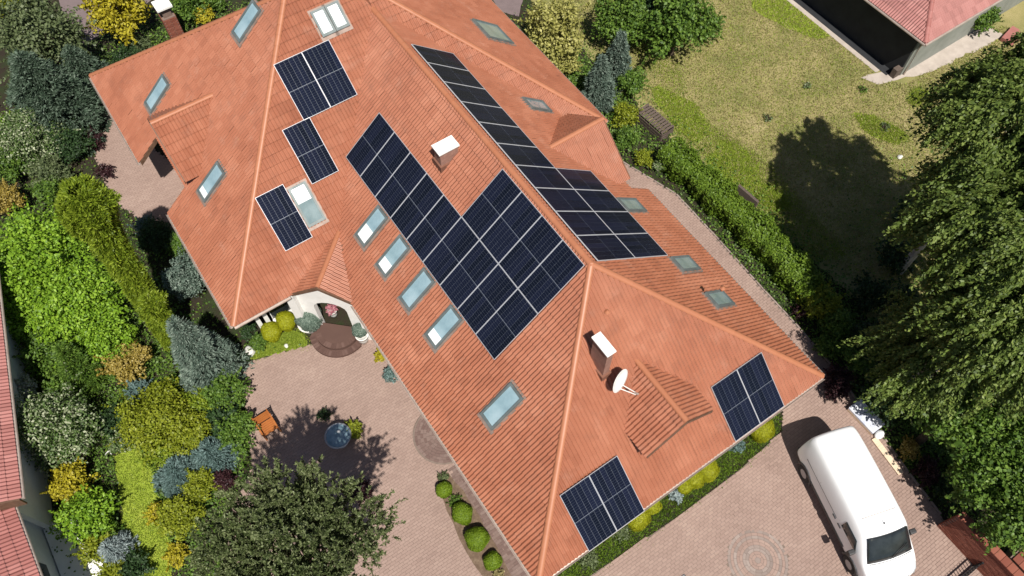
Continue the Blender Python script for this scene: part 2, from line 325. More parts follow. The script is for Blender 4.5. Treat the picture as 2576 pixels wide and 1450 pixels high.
def paver_field(name, poly, mat, zt=.05, lx=.2, ly=.1, rot=0.0, hole=None, pick=0, sand=True):
    base = sheet(name, poly, zt - .010, M['sand'])
    P = np.array(poly); x0, y0 = P.min(0) - .5; x1, y1 = P.max(0) + .5
    ny = int((y1 - y0) / ly); nx = int((x1 - x0) / lx)
    j, i = np.meshgrid(np.arange(ny), np.arange(nx), indexing='ij')
    cx = x0 + (i + .5 * (j % 2)) * lx; cy = y0 + (j + .5) * ly
    cx, cy = cx.ravel(), cy.ravel()
    ok = inpoly(cx, cy, poly)
    if hole is not None: ok &= np.hypot(cx - hole[0], cy - hole[1]) > hole[2]
    q = project(np.stack([cx, cy, np.zeros_like(cx)], -1)); ok &= (q[:, 0] > -300) & (q[:, 0] < 2900) & (q[:, 1] > -300) & (q[:, 1] < 2600)
    # nothing is laid under the houses
    ok &= ~((cx > .7) & (cx < W - .7) & (cy > .7) & (cy < 18))
    cx, cy = cx[ok], cy[ok]; n = len(cx)
    hx, hy = lx / 2 - .0022, ly / 2 - .0022
    ux = np.array([-1, 1, 1, -1, -1, 1, 1, -1.]); uy = np.array([-1, -1, 1, 1, -1, -1, 1, 1.])
    uz = np.array([0, 0, 0, 0, 1, 1, 1, 1.]); ins = np.array([1, 1, 1, 1, .94, .94, .94, .94])
    tl = RNG.normal(0, .004, (n, 2)); zj = RNG.normal(0, .0022, n)
    V = np.zeros((n, 8, 3))
    V[..., 0] = cx[:, None] + ux * hx * np.where(uz > 0, .975, 1); V[..., 1] = cy[:, None] + uy * hy * np.where(uz > 0, .95, 1)
    V[..., 2] = .01 + uz * (zt - .01 + zj[:, None] + tl[:, :1] * ux * hx * 2 + tl[:, 1:] * uy * hy * 2)
    F = np.array([(4, 5, 6, 7), (0, 1, 5, 4), (1, 2, 6, 5), (2, 3, 7, 6), (3, 0, 4, 7)])
    keep = np.ones(n, bool)
    if pick:
        q = project(np.stack([cx, cy, np.full(n, zt)], -1))
        vis = (q[:, 0] > 20) & (q[:, 0] < 2560) & (q[:, 1] > 20) & (q[:, 1] < 1440)
        d = np.hypot(cx - CAM_POS[0], cy - CAM_POS[1]); d[~vis] = 1e9
        sel = np.argsort(d)[:pick]; keep[sel] = False
        me = npmesh('paver', np.stack([ux * hx * np.where(uz > 0, .975, 1), uy * hy * np.where(uz > 0, .95, 1), uz * (zt - .01)], -1), F, mat)
        for k in sel:
            o = obj('paver', me, base); o.location = (cx[k], cy[k], .01 + zj[k])
    ids = np.arange(keep.sum()) * 8
    st = obj(name + '_bricks', npmesh(name + '_bricks', V[keep].reshape(-1, 3), (F[None] + ids[:, None, None]).reshape(-1, 4), mat), base); st['kind'] = 'stuff'
    return base
drive = paver_field('driveway', P_DRIVE, M['paver'], hole=(ROS[0], ROS[1], ROS_R), pick=180)
court = paver_field('courtyard', P_COURT, M['paver'], pick=120)
paver_field('side_path', P_LPATH, M['paver'])
# round rosette of pavers in the driveway: rings of alternating tone
ri = 0
for r0 in np.arange(.1, ROS_R - .02, .1):
    nseg = max(5, int(2 * math.pi * (r0 + .05) / .2)); mb = MB()
    for k in range(nseg):
        a0 = 2 * math.pi * (k + .02 + .5 * (ri % 2)) / nseg; a1 = 2 * math.pi * (k + .97 + .5 * (ri % 2)) / nseg; ra, rb = r0 + .004, r0 + .096
        am = (a0 + a1) / 2; zz = .05 + random.gauss(0, .002)
        poly = [(ROS[0] + r * math.cos(a), ROS[1] + r * math.sin(a)) for r, a in ((ra, a0), (rb, a0), (rb, am), (rb, a1), (ra, a1), (ra, am))]
        mb.prism(poly, .012, zz)
    mb.build('paver_ring', M['paver_grey'] if ri in (2, 3, 6, 8) else M['paver'], drive)
    ri += 1
MB().lathe([(.095, .012), (.095, .05), (.0, .052)], (ROS[0], ROS[1], 0), 16).build('paver_ring', M['paver_grey'], drive)
# kerb of the driveway along the planting bed
kb = empty('kerb', (0, 0, 0)); kb['kind'] = 'structure'
KP = [(13.3, 12.6), (14.15, 9.8), (14.1, 7.2), (14.0, 4.7), (13.95, 2.2), (13.85, .45), (13.5, -1.7), (13.1, -4.0), (12.9, -5.6)]
kme = MB().box((-.24, -.03, 0), (.24, .03, .075)).mesh('kerb_stone', M['paver_grey'])
for a, b in zip(KP[:-1], KP[1:]):
    a = np.array(a); b = np.array(b); Ln = np.linalg.norm(b - a); k = max(1, int(Ln / .5)); ang = math.atan2(*(b - a)[::-1])
    for i in range(k):
        o = obj('kerb_stone', kme, kb); c = a + (b - a) * (i + .5) / k; o.location = (c[0] + .04, c[1], 0.0); o.rotation_euler = (0, 0, ang + random.gauss(0, .01))
# lawns
P_DRY = [(16.2, 40), (15.9, 13.6), (16.3, 10), (16.7, 6), (16.6, 2.6), (17.5, -9), (70, -20), (75, 60), (16, 60)]
sheet('dry_lawn', P_DRY, .010, M['drylawn'], rough=.12)
def blob(cx, cy, rx, ry, n=26, jit=.12, rot=0.):
    ph = RNG.uniform(0, 6.28, 3); out = []
    for t in np.linspace(0, 2 * np.pi, n, endpoint=False):
        k = 1 + jit * (math.sin(2 * t + ph[0]) + .7 * math.sin(3 * t + ph[1]) + .5 * math.sin(5 * t + ph[2]))
        x, y = rx * k * math.cos(t), ry * k * math.sin(t); out.append((cx + x * math.cos(rot) - y * math.sin(rot), cy + x * math.sin(rot) + y * math.cos(rot)))
    return out
GREEN = []
for (px_, py_, rx, ry, rot) in [(1715, 285, .8, 1.7, .1), (1850, 425, .95, 1.6, 0.), (1945, 500, .5, .8, 0.), (1975, 30, .9, 2.6, .25), (2215, 325, .5, 1.3, .25), (2310, 245, .5, .35, 0.)]:
    c = bp(px_, py_); GREEN.append(blob(c[0], c[1], rx, ry, rot=rot)); sheet('lawn_patch', GREEN[-1], .015, M['lawn'], rough=.05)
P_LAWN = wpoly([(285, 1140), (330, 1125), (375, 1150), (395, 1240), (420, 1330), (440, 1480), (300, 1480), (300, 1380), (305, 1260)])
sheet('garden_lawn', P_LAWN, .010, M['lawn'], rough=.06)
P_ENTRY = [(-3.7, 13.3), (-4.2, 13.05), (-2.45, 12.45), (-2.0, 12.2), (-1.9, 12.9), (-2.3, 13.3)]
sheet('entry_lawn', P_ENTRY, .012, M['lawn'], rough=.05)
sheet('planting_bed', wpoly([(1100, 1192), (1112, 1255), (1138, 1320), (1172, 1390), (1215, 1455), (1290, 1455), (1245, 1370), (1205, 1300), (1165, 1235), (1130, 1192)]), .072, M['mulch'], rough=.025)
# front bed with turf between house and driveway
P_FRONT = [(.9, .35), (1.0, -.4), (1.9, -.42), (5.4, -.56), (8.4, -.54), (10.45, -.36), (10.9, .1), (10.9, .45)]
sheet('front_bed', P_FRONT, .014, M['soil'], rough=.03)
# neighbour's concrete strip
sheet('concrete_strip', [(26.42, 9.9), (26.68, 9.9), (26.72, 30), (26.46, 30)], .03, M['concrete'])
sheet('painted_shade_strip', [(26.68, 9.5), (27.3, 9.5), (27.3, 30), (26.72, 30)], .028, M['darkwall'])  # shade at the wall foot, painted as a dark ground strip
sheet('concrete_path', wpoly([(2165, 195), (2235, 178), (2290, 158), (2420, 88), (2470, 62), (2530, 90), (2450, 130), (2330, 185), (2262, 200), (2210, 215)]), .022, M['concrete'], rough=.05)

# ------------------------------------------------------------------ the house
house = empty('house', (W / 2, 9, 0))
tag(house, 'big house with orange tiled hip roofs, white walls and solar panels', 'house')
HO = Matrix.Translation((-W / 2, -9, 0))
def hpart(o, parent=None):
    """parent to the house (or one of its parts) keeping world coordinates"""
    o.parent = parent or house; o.matrix_parent_inverse = (parent.matrix_world.inverted() if parent else Matrix.Translation((-W / 2, -9, 0))); return o
bpy.context.view_layer.update()
class Slope:
    def __init__(s, name, O, ea, eb):
        s.name = name; s.O = np.array(O, float); s.ea = np.array(ea, float); s.ea /= np.linalg.norm(s.ea)
        s.eb = np.array(eb, float); s.eb /= np.linalg.norm(s.eb); s.n = np.cross(s.ea, s.eb)
    def ab(s, P): d = np.asarray(P, float) - s.O; return np.stack([d @ s.ea, d @ s.eb], -1)
    def at(s, a, b, h=0.0): return s.O + s.ea * a + s.eb * b + s.n * h
    def mat(s, a, b, h=0.0):
        o = s.at(a, b, h); return Matrix(((s.ea[0], s.eb[0], s.n[0], o[0]), (s.ea[1], s.eb[1], s.n[1], o[1]), (s.ea[2], s.eb[2], s.n[2], o[2]), (0, 0, 0, 1)))
FL = Slope('FL', (0, 0, HE), (0, -1, 0), (1, 0, TP)); FR = Slope('FR', (W, 0, HE), (0, 1, 0), (-1, 0, TP))
FH = Slope('FH', (0, 0, HE), (1, 0, 0), (0, 1, (ZR - HE) / H1))
NB = Slope('NB', (XN, YN, HN), (1, 0, 0), (0, 1, TN)); NL = Slope('NL', (XN, YN, HN), (0, -1, 0), (1, 0, TN))
NR = Slope('NR', (WR, YN, HN), (0, 1, 0), (-1, 0, TN)); NK = Slope('NK', (WR, YB, HN), (-1, 0, 0), (0, -1, TN))
yv0 = YN + (HE - HN) / TN; yv1 = YN + (ZR - HN) / TN; xv = (HN - HE) / TP
zNL = lambda x: HN + (x - XN) * TN
zFR = lambda x: HE + (W - x) * TP
LGy, LGz, LGx = 20.03, 5.83, -2.75; LGe = 4.40; LGh = (LGz - LGe) / .8
RGy, RGz, RGx = 11.28, 5.62, 10.72; RGe = 4.14; RGh = (RGz - RGe) / .81
xLi = XN + (LGz - HN) / TN; xLe = XN + (LGe - HN) / TN; xRi = W - (RGz - HE) / TP; xRe = W - (RGe - HE) / TP
LGs = Slope('LG', (LGx, LGy - LGh, LGe), (1, 0, 0), (0, 1, .8)); LGn = Slope('LG', (LGx, LGy + LGh, LGe), (-1, 0, 0), (0, -1, .8))
RGs = Slope('RG', (RGx, RGy - RGh, RGe), (1, 0, 0), (0, 1, .81)); RGn = Slope('RG', (RGx, RGy + RGh, RGe), (-1, 0, 0), (0, -1, .81))
EO, EI, EL_, ER_ = np.array((-.82, 12.02, 3.76)), np.array((.86, 13.60, 3.75)), np.array((-1.62, 12.78, 3.03)), np.array((-.02, 11.26, 3.0))
ed = EI - EO; ed /= np.linalg.norm(ed)
def eg(P, sgn):
    up = EO - P; up = up - ed * (up @ ed); return Slope('EG', P, ed * sgn, up)
EGl = eg(EL_, -1); EGr = eg(ER_, 1)
DX, DZ, DE, DHW = W / 2, 5.66, 4.60, 1.27
yd = lambda z: (z - HE) / (ZR - HE) * H1
DLs = Slope('FD', (DX - DHW, .9, DE), (0, -1, 0), (DHW, 0, DZ - DE)); DRs = Slope('FD', (DX + DHW, .9, DE), (0, 1, 0), (-DHW, 0, DZ - DE))
N1y, N2y = 18.5, 21.35
hipx = lambda y: XN + min(y - YN, YB - y)
REG = [
    (FL, [(0, 0, HE), (0, yv0, HE), (W / 2, yv1, ZR), (W / 2, H1, ZR)]),
    (FH, [(0, 0, HE), (W, 0, HE), (W / 2, H1, ZR)]),
    (FR, [(W, 0, HE), (W / 2, H1, ZR), (W / 2, 9.25, ZR), (W, 9.25, HE)]),
    (FR, [(10.62, 9.25, zFR(10.62)), (W / 2, 9.25, ZR), (W / 2, yv1, ZR), (10.62, yv0 + (W - 10.62) * TP / TN, zFR(10.62))]),
    (NB, [(XN, YN, HN), (xv, YN, HN), (W / 2, yv1, ZR), (W / 2, YM, ZB), (XN + HB, YM, ZB)]),
    (NB, [(W / 2, yv1, ZR), (W - xv, YN, HN), (WR, YN, HN), (WR - HB, YM, ZB)]),
    (NL, [(XN, YN, HN), (XN, N1y, HN), (hipx(N1y), N1y, zNL(hipx(N1y)))]),
    (NL, [(LGx - .05, N1y, zNL(LGx - .05)), (LGx - .05, N2y, zNL(LGx - .05)), (hipx(N2y), N2y, zNL(hipx(N2y))), (XN + HB, YM, ZB), (hipx(N1y), N1y, zNL(hipx(N1y)))]),
    (NL, [(XN, N2y, HN), (XN, YB, HN), (hipx(N2y), N2y, zNL(hipx(N2y)))]),
    (NR, [(WR, YN, HN), (WR, YB, HN), (WR - HB, YM, ZB)]),
    (NK, [(XN, YB, HN), (WR, YB, HN), (WR - HB, YM, ZB), (XN + HB, YM, ZB)]),
    (LGs, [(LGx, LGy, LGz), (xLi, LGy, LGz), (xLe, LGy - LGh, LGe), (LGx, LGy - LGh, LGe)]),
    (LGn, [(LGx, LGy, LGz), (xLi, LGy, LGz), (xLe, LGy + LGh, LGe), (LGx, LGy + LGh, LGe)]),
    (RGs, [(RGx, RGy, RGz), (xRi, RGy, RGz), (xRe, RGy - RGh, RGe), (RGx, RGy - RGh, RGe)]),
    (RGn, [(RGx, RGy, RGz), (xRi, RGy, RGz), (xRe, RGy + RGh, RGe), (RGx, RGy + RGh, RGe)]),
    (EGl, [EO, EI, EL_]), (EGr, [EO, EI, ER_]),
    (DLs, [(DX, .88, DZ), (DX, yd(DZ), DZ), (DX - DHW, yd(DE), DE), (DX - DHW, .9, DE)]),
    (DRs, [(DX, .88, DZ), (DX, yd(DZ), DZ), (DX + DHW, yd(DE), DE), (DX + DHW, .9, DE)]),
]
# one clay tile: three rolls across, lower edge proud of the course below
TW, TC, NS = .26, .35, 12
ta = np.linspace(0, TW, NS + 1); twv = .046 * (.5 - .5 * np.cos(2 * np.pi * ta / (TW / 2)))
TV = np.concatenate([np.stack([ta, np.full(NS + 1, TC + .02), twv + .008], -1), np.stack([ta, np.zeros(NS + 1), twv + .046], -1), np.stack([ta, np.full(NS + 1, .006), twv + .034], -1)])
TF = np.array([(i, NS + 1 + i, NS + 2 + i, i + 1) for i in range(NS)] + [(NS + 1 + i, 2 * NS + 2 + i, 2 * NS + 3 + i, NS + 2 + i) for i in range(NS)])[:, ::1]
tile_me = npmesh('tile', TV, TF, M['tile'])
stuffV, stuffF, base_i = [], [], 0
pickable = []; slope_obj = {}
for ri, (S, pts) in enumerate(REG):
    pts = [np.array(p, float) for p in pts]; ab = np.array([S.ab(p) for p in pts])
    area = sum(ab[i][0] * ab[(i + 1) % len(ab)][1] - ab[(i + 1) % len(ab)][0] * ab[i][1] for i in range(len(ab)))
    if area < 0: ab = ab[::-1]; pts = pts[::-1]
    so = hpart(MB().slab([tuple(p - S.n * .012) for p in pts], -S.n * .10).build('roof_slope', M['deck'])); slope_obj[ri] = so
    E = [(ab[i], ab[(i + 1) % len(ab)]) for i in range(len(ab))]
    lo, hi = ab.min(0), ab.max(0)
    a_lo = math.floor(lo[0] / TW) * TW; b_lo = 0.0 if lo[1] > -.02 else lo[1]; b_lo = math.floor((lo[1] + .01) / TC) * TC - .03
    ii, jj = np.meshgrid(np.arange(int((hi[0] - a_lo) / TW) + 2), np.arange(int((hi[1] - b_lo) / TC) + 2))
    A = (a_lo + ii * TW).ravel(); B = (b_lo + jj * TC).ravel()
    cor = np.stack([np.stack([A + da, B + db], -1) for da, db in ((0, 0), (TW, 0), (TW, TC), (0, TC))], 1)   # n,4,2
    sd = np.stack([((e1[0] - e0[0]) * (cor[..., 1] - e0[1]) - (e1[1] - e0[1]) * (cor[..., 0] - e0[0])) / np.linalg.norm(e1 - e0) for e0, e1 in E], -1)
    eave = np.array([abs(e0[1] - e1[1]) < .02 and e0[1] < lo[1] + .05 for e0, e1 in E])
    sd_t = sd + np.where(eave, .05, 0.0)
    full = (sd_t >= -.001).all((1, 2)); out = ((sd_t < .001).all(1)).any(1); cross = ~full & ~out
    if S in (FL, FH):
        for k in np.where(full)[0]: pickable.append((float(np.linalg.norm(S.at(A[k] + TW / 2, B[k] + .17) - CAM_POS)), ri, k, A[k], B[k]))
    REG[ri] = (S, pts, A, B, full, cross, E, eave)
pickable.sort(); chosen = {}
for d, ri, k, a, b in pickable[:280]: chosen.setdefault(ri, set()).add(k)
for ri, (S, pts, A, B, full, cross, E, eave) in enumerate(REG):
    R3 = np.stack([S.ea, S.eb, S.n])
    ch = chosen.get(ri, set())
    ks = [k for k in np.where(full)[0] if k not in ch]
    if ks:
        jit = RNG.normal(0, .0025, (len(ks), 1, 3)); L = TV[None] + np.stack([A[ks], B[ks], np.zeros(len(ks))], -1)[:, None] + jit
        Vw = (L.reshape(-1, 3) @ R3) + S.O
        stuffV.append(Vw); stuffF.append((TF[None] + (base_i + np.arange(len(ks)) * len(TV))[:, None, None]).reshape(-1, 4)); base_i += len(Vw)
    for k in ch:
        o = obj('tile', tile_me); mtx = S.mat(A[k], B[k], RNG.normal(0, .002)); o.parent = slope_obj[ri]; o.matrix_basis = mtx
    kc = np.where(cross)[0]
    if len(kc):
        L = (TV[None] + np.stack([A[kc], B[kc], np.zeros(len(kc))], -1)[:, None]).reshape(-1, 3)
        me = npmesh('tmp', L, (TF[None] + (np.arange(len(kc)) * len(TV))[:, None, None]).reshape(-1, 4))
        bm = bmesh.new(); bm.from_mesh(me)
        for (e0, e1), ev in zip(E, eave):
            nrm = Vector((e1[1] - e0[1], -(e1[0] - e0[0]), 0)).normalized(); p0 = Vector((e0[0], e0[1], 0)) + nrm * (.05 if ev else 0.0)
            bmesh.ops.bisect_plane(bm, geom=bm.verts[:] + bm.edges[:] + bm.faces[:], plane_co=p0, plane_no=nrm, clear_outer=True)
        bmesh.ops.triangulate(bm, faces=bm.faces[:]); bm.verts.ensure_lookup_table()
        Vl = np.array([v.co for v in bm.verts]).reshape(-1, 3); Fl = np.array([[v.index for v in f.verts] for f in bm.faces], int).reshape(-1, 3)
        bm.free(); bpy.data.meshes.remove(me)
        if len(Fl):
            o = hpart(obj('cut_roof_tiles', npmesh('cut_roof_tiles', (Vl @ R3) + S.O, Fl, M['tile']))); o['kind'] = 'stuff'
o = hpart(obj('roof_tiles', npmesh('roof_tiles', np.concatenate(stuffV), np.concatenate(stuffF), M['tile']))); o['kind'] = 'stuff'
# ridge and hip tiles, one by one
cap = MB(); sg = 7; vs = []
for y, r, dz in ((0, .098, .008), (.40, .090, 0.0), (0, .098, .008), (.004, .088, -.012)):
    for k in range(sg): t = math.pi * (k / (sg - 1)); vs.append((r * math.cos(t) * 1.1, y, r * math.sin(t) * .75 - .035 + dz))
cap.add(vs, [(k, k + 1, sg + k + 1, sg + k) for k in range(sg - 1)] + [(2 * sg + k + 1, 2 * sg + k, 3 * sg + k, 3 * sg + k + 1) for k in range(sg - 1)])
cap_me = cap.mesh('ridge_tile', M['ridge'], True)
ridge_parent = hpart(empty('ridge')) if False else None
def ridge_line(p0, p1, sc=1.0, parent=None):
    p0 = Vector(p0); p1 = Vector(p1); d = (p1 - p0); L = d.length; d.normalize(); n = max(1, round(L / (.36 * sc)))
    x = d.cross(Vector((0, 0, 1))).normalized(); z = x.cross(d)
    for k in range(n):
        c = p0 + d * (L * k / n) + z * .050
        o = obj('ridge_tile', cap_me); hpart(o)
        o.matrix_parent_inverse = Matrix.Translation((-W / 2, -9, 0)); s = L / n / .36
        o.matrix_basis = Matrix(((x.x * sc, d.x * s, z.x * sc, c.x), (x.y * sc, d.y * s, z.y * sc, c.y), (x.z * sc, d.z * s, z.z * sc, c.z), (0, 0, 0, 1)))
ridge_line((W / 2, H1, ZR), (W / 2, yv1, ZR)); ridge_line((0, 0, HE), (W / 2, H1, ZR)); ridge_line((W, 0, HE), (W / 2, H1, ZR))
ridge_line((XN, YN, HN), (XN + HB, YM, ZB)); ridge_line((XN, YB, HN), (XN + HB, YM, ZB)); ridge_line((WR, YN, HN), (WR - HB, YM, ZB)); ridge_line((WR, YB, HN), (WR - HB, YM, ZB))
ridge_line((XN + HB, YM, ZB), (WR - HB, YM, ZB)); ridge_line((LGx, LGy, LGz), (xLi, LGy, LGz)); ridge_line((RGx, RGy, RGz), (xRi, RGy, RGz), .9)
ridge_line(EO, EI, .85); ridge_line((DX, .88, DZ), (DX, yd(DZ), DZ), .9)
# valleys
for a, b in [((xv, YN, HN), (W / 2, yv1, ZR)), ((W - xv, YN, HN), (W / 2, yv1, ZR)), ((xLe, LGy - LGh, LGe), (xLi, LGy, LGz)), ((xRe, RGy - RGh, RGe), (xRi, RGy, RGz)), ((DX - DHW, yd(DE), DE), (DX, yd(DZ), DZ)), ((DX + DHW, yd(DE), DE), (DX, yd(DZ), DZ)), (EL_, EI), (ER_, EI)]:
    a = Vector(a); b = Vector(b); d = (b - a).normalized(); x = d.cross(Vector((0, 0, 1))).normalized(); up = x.cross(d)
    hpart(MB().add([a + x * .07 + up * .045, a - x * .07 + up * .045, b - x * .07 + up * .045, b + x * .07 + up * .045, a + up * .02, b + up * .02], [(0, 4, 5, 3), (4, 1, 2, 5)]).build('valley_flashing', M['fascia']))
# gutters and fascia boards
def gutter(p0, p1, out):
    p0 = Vector(p0); p1 = Vector(p1); o = Vector(out) * .075; dn = Vector((0, 0, -.045)); mb = MB(); n = 6; vs = []
    for p in (p0, p1):
        for r in (.062, .052):
            for k in range(n + 1):
                t = math.pi + math.pi * k / n; vs.append(p + o + dn + Vector(out) * (r * math.cos(t)) + Vector((0, 0, r * math.sin(t))))
    m1 = n + 1; fs = []
    for k in range(n): fs += [(k, k + 1, 2 * m1 + k + 1, 2 * m1 + k), (m1 + k + 1, m1 + k, 3 * m1 + k, 3 * m1 + k + 1)]
    fs += [(0, 2 * m1, 3 * m1, m1), (n, m1 + n, 3 * m1 + n, 2 * m1 + n)]
    hpart(mb.add(vs, fs).build('gutter', M['gutter']))
    f = Vector(out) * .004; hpart(MB().slab([p0 + f + Vector((0, 0, -.17)), p1 + f + Vector((0, 0, -.17)), p1 + f + Vector((0, 0, -.03)), p0 + f + Vector((0, 0, -.03))], -Vector(out) * .03).build('fascia', M['fascia']))
gutter((0, -.02, HE), (0, 11.2, HE), (-1, 0, 0)); gutter((-.02, 0, HE), (W + .02, 0, HE), (0, -1, 0)); gutter((W, -.02, HE), (W, 9.2, HE), (1, 0, 0))
gutter((XN, YN, HN), (-1.7, YN, HN), (0, -1, 0)); gutter((XN, YN, HN), (XN, N1y, HN), (-1, 0, 0)); gutter((XN, N2y, HN), (XN, YB, HN), (-1, 0, 0)); gutter((WR, YN, HN), (WR, YB, HN), (1, 0, 0))
gutter((XN, YB, HN), (WR, YB, HN), (0, 1, 0))
# verge boards on the small gables and the entry gable
def verge(pts, out, h=.16):
    for a, b in zip(pts[:-1], pts[1:]):
        a = Vector(a); b = Vector(b); hpart(MB().slab([a + Vector((0, 0, .03)), b + Vector((0, 0, .03)), b + Vector((0, 0, .03 - h)), a + Vector((0, 0, .03 - h))], Vector(out) * .035).build('verge_board', M['fascia']))
verge([(LGx, LGy - LGh, LGe), (LGx, LGy, LGz), (LGx, LGy + LGh, LGe)], (-1, 0, 0)); verge([(RGx, RGy - RGh, RGe), (RGx, RGy, RGz), (RGx, RGy + RGh, RGe)], (1, 0, 0))
verge([(DX - DHW, .9, DE), (DX, .88, DZ), (DX + DHW, .9, DE)], (0, -1, 0)); verge([EL_, EO, ER_], (-.7, -.72, 0))
for yy, xa, xb in ((N1y, XN, LGx), (N2y, XN, LGx)):
    verge([(xa, yy, zNL(xa)), (xb, yy, zNL(xb))], (0, 1 if yy == N1y else -1, 0), .2)
verge([(W, 9.25, HE), (10.62, 9.25, zFR(10.62))], (0, 1, 0), .2)
# walls
OV = .55
def wall(a, b): return hpart(MB().box(a, b).build('wall', M['stucco']))
wall((OV, OV, 0), (W - OV, YN + 1.3, HE - .02)); wall((XN + 1.25, YN + 1.15, 0), (WR - OV, YB - OV, HN - .02))
wall((LGx + .75, LGy - 1.35, HN - .02), (XN + 4.2, LGy + 1.35, 4.3)); wall((9.3, RGy - 1.4, HE - .02), (RGx - .3, RGy + 1.4, 4.1))
for S_, x_, dx in ((LGy, LGx + .75, .1), (RGy, RGx - .4, .1)):
    zz, ee = (LGz, 4.3) if S_ == LGy else (RGz, 4.1)
    hpart(MB().slab([(x_, S_ - 1.35, ee), (x_, S_ + 1.35, ee), (x_, S_, zz - .22)], (dx, 0, 0)).build('gable_wall', M['stucco']))
hpart(MB().slab([(DX - 1.0, 1.2, 3.86), (DX + 1.0, 1.2, 3.86), (DX + 1.0, 1.2, 4.72), (DX, 1.2, 5.5), (DX - 1.0, 1.2, 4.72)], (0, .1, 0)).build('dormer_wall', M['fascia']))
for sx in (-1, 1): hpart(MB().slab([(DX + sx * 1.0, 1.2, 3.9), (DX + sx * 1.0, 1.2, 4.7), (DX + sx * 1.0, 2.2, 4.75)], (-sx * .08, 0, 0)).build('dormer_cheek', M['fascia']))
# entry porch: diagonal white arch wall with an opening, two piers, dark door behind
ux = Vector(ER_ - EL_); ux.z = 0; ux.normalize(); uo = Vector((ux.y, -ux.x, 0)); uo = uo if uo.x < 0 else -uo
pc = Vector((-.82, 12.02, 0)) - uo * .22
def pl2(s, z, k=0.0): p = pc + ux * s + uo * k; return (p.x, p.y, z)
arch = [pl2(-1.15, 0), pl2(-.62, 0)] + [pl2(-.62 * math.cos(t), 1.75 + .5 * math.sin(t)) for t in np.linspace(0, math.pi, 9)] + [pl2(.62, 0), pl2(1.15, 0), pl2(1.15, 2.86), pl2(0, 3.6), pl2(-1.15, 2.86)]
hpart(MB().slab(arch, tuple(-uo * .22)).build('porch_wall', M['stucco']))
for s in (-1.28, 1.28):
    c = pc + ux * s + uo * .05; hpart(MB().box((-.16, -.16, 0), (.16, .16, 2.8), Matrix.Translation(c) @ Matrix.Rotation(math.atan2(ux.y, ux.x), 4, 'Z')).build('pier', M['stucco']))
hpart(MB().slab([pl2(-.55, .15, -.9), pl2(.55, .15, -.9), pl2(.55, 2.2, -.9), pl2(-.55, 2.2, -.9)], tuple(-uo * .06)).build('front_door', M['fascia']))
# low white wing wall with steps beside the entry and windows on the bay beneath the eave
hpart(MB().box((-2.55, YN + 1.13, .35), (-1.0, YN + 1.2, 2.55)).build('window', M['dglass'])); hpart(MB().box((-2.6, YN + .78, .0), (-.9, YN + 1.12, .33)).build('window_sill', M['stucco']))
for x_ in (-3.15, -2.85): hpart(MB().box((x_, YN + .95, .0), (x_ + .16, YN + 1.14, 2.6)).build('pilaster', M['stucco']))
# entry steps: two curved treads of dark brown brick
ang0 = math.atan2(uo.y, uo.x)
for k, (r, z) in enumerate(((1.12, .16), (.86, .31))):
    pts = [(pc.x + uo.x * .05 + r * math.cos(ang0 + t), pc.y + uo.y * .05 + r * math.sin(ang0 + t)) for t in np.linspace(-1.12, 1.12, 17)] + [tuple((pc + ux * s - uo * .1)[:2]) for s in ((.9, -.9) if True else ())]
    st = hpart(MB().prism(pts, .02, z).build('entry_step', M['step']))
    n = int(2.24 * r / .11); bm_ = None
    bme = MB().box((-.1, -.046, 0), (.1, .046, .014), None).mesh('step_brick', M['step'])
    for i in range(n):
        t = -1.12 + 2.24 * (i + .5) / n; b = obj('step_brick', bme); b.parent = st
        b.matrix_basis = Matrix.Translation((pc.x + uo.x * .05 + (r - .11) * math.cos(ang0 + t), pc.y + uo.y * .05 + (r - .11) * math.sin(ang0 + t), z)) @ Matrix.Rotation(ang0 + t, 4, 'Z')
# round side step under the long eave + apron of red and grey pavers along the wall
ap = paver_field('house_apron', [(-.52, -.2), (.5, -.2), (.5, 5.2), (-.1, 5.2), (-.3, 3.5), (-.42, 1.0)], M['paver_red'], zt=.062)
cst = np.array((.45, 6.35)); mb = MB(); rs = sheet('side_step', [tuple(cst + 1.12 * np.array((math.cos(t), math.sin(t)))) for t in np.linspace(math.pi * .42, math.pi * 1.58, 22)], .125, M['sand'])
for r0 in np.arange(.02, 1.06, .104):
    nseg = max(4, int(math.pi * 1.16 * (r0 + .05) / .16)); mb = MB()
    for k in range(nseg):
        a0 = math.pi * .42 + math.pi * 1.16 * (k + .02) / nseg; a1 = math.pi * .42 + math.pi * 1.16 * (k + .97) / nseg
        poly = [tuple(cst + r * np.array((math.cos(a), math.sin(a)))) for r, a in ((r0, a0), (r0 + .098, a0), (r0 + .098, (a0 + a1) / 2), (r0 + .098, a1), (r0, a1), (r0, (a0 + a1) / 2))]
        mb.prism(poly, .02, .14 + random.gauss(0, .0015))
    mb.build('paver_ring', M['paver_red'], rs)
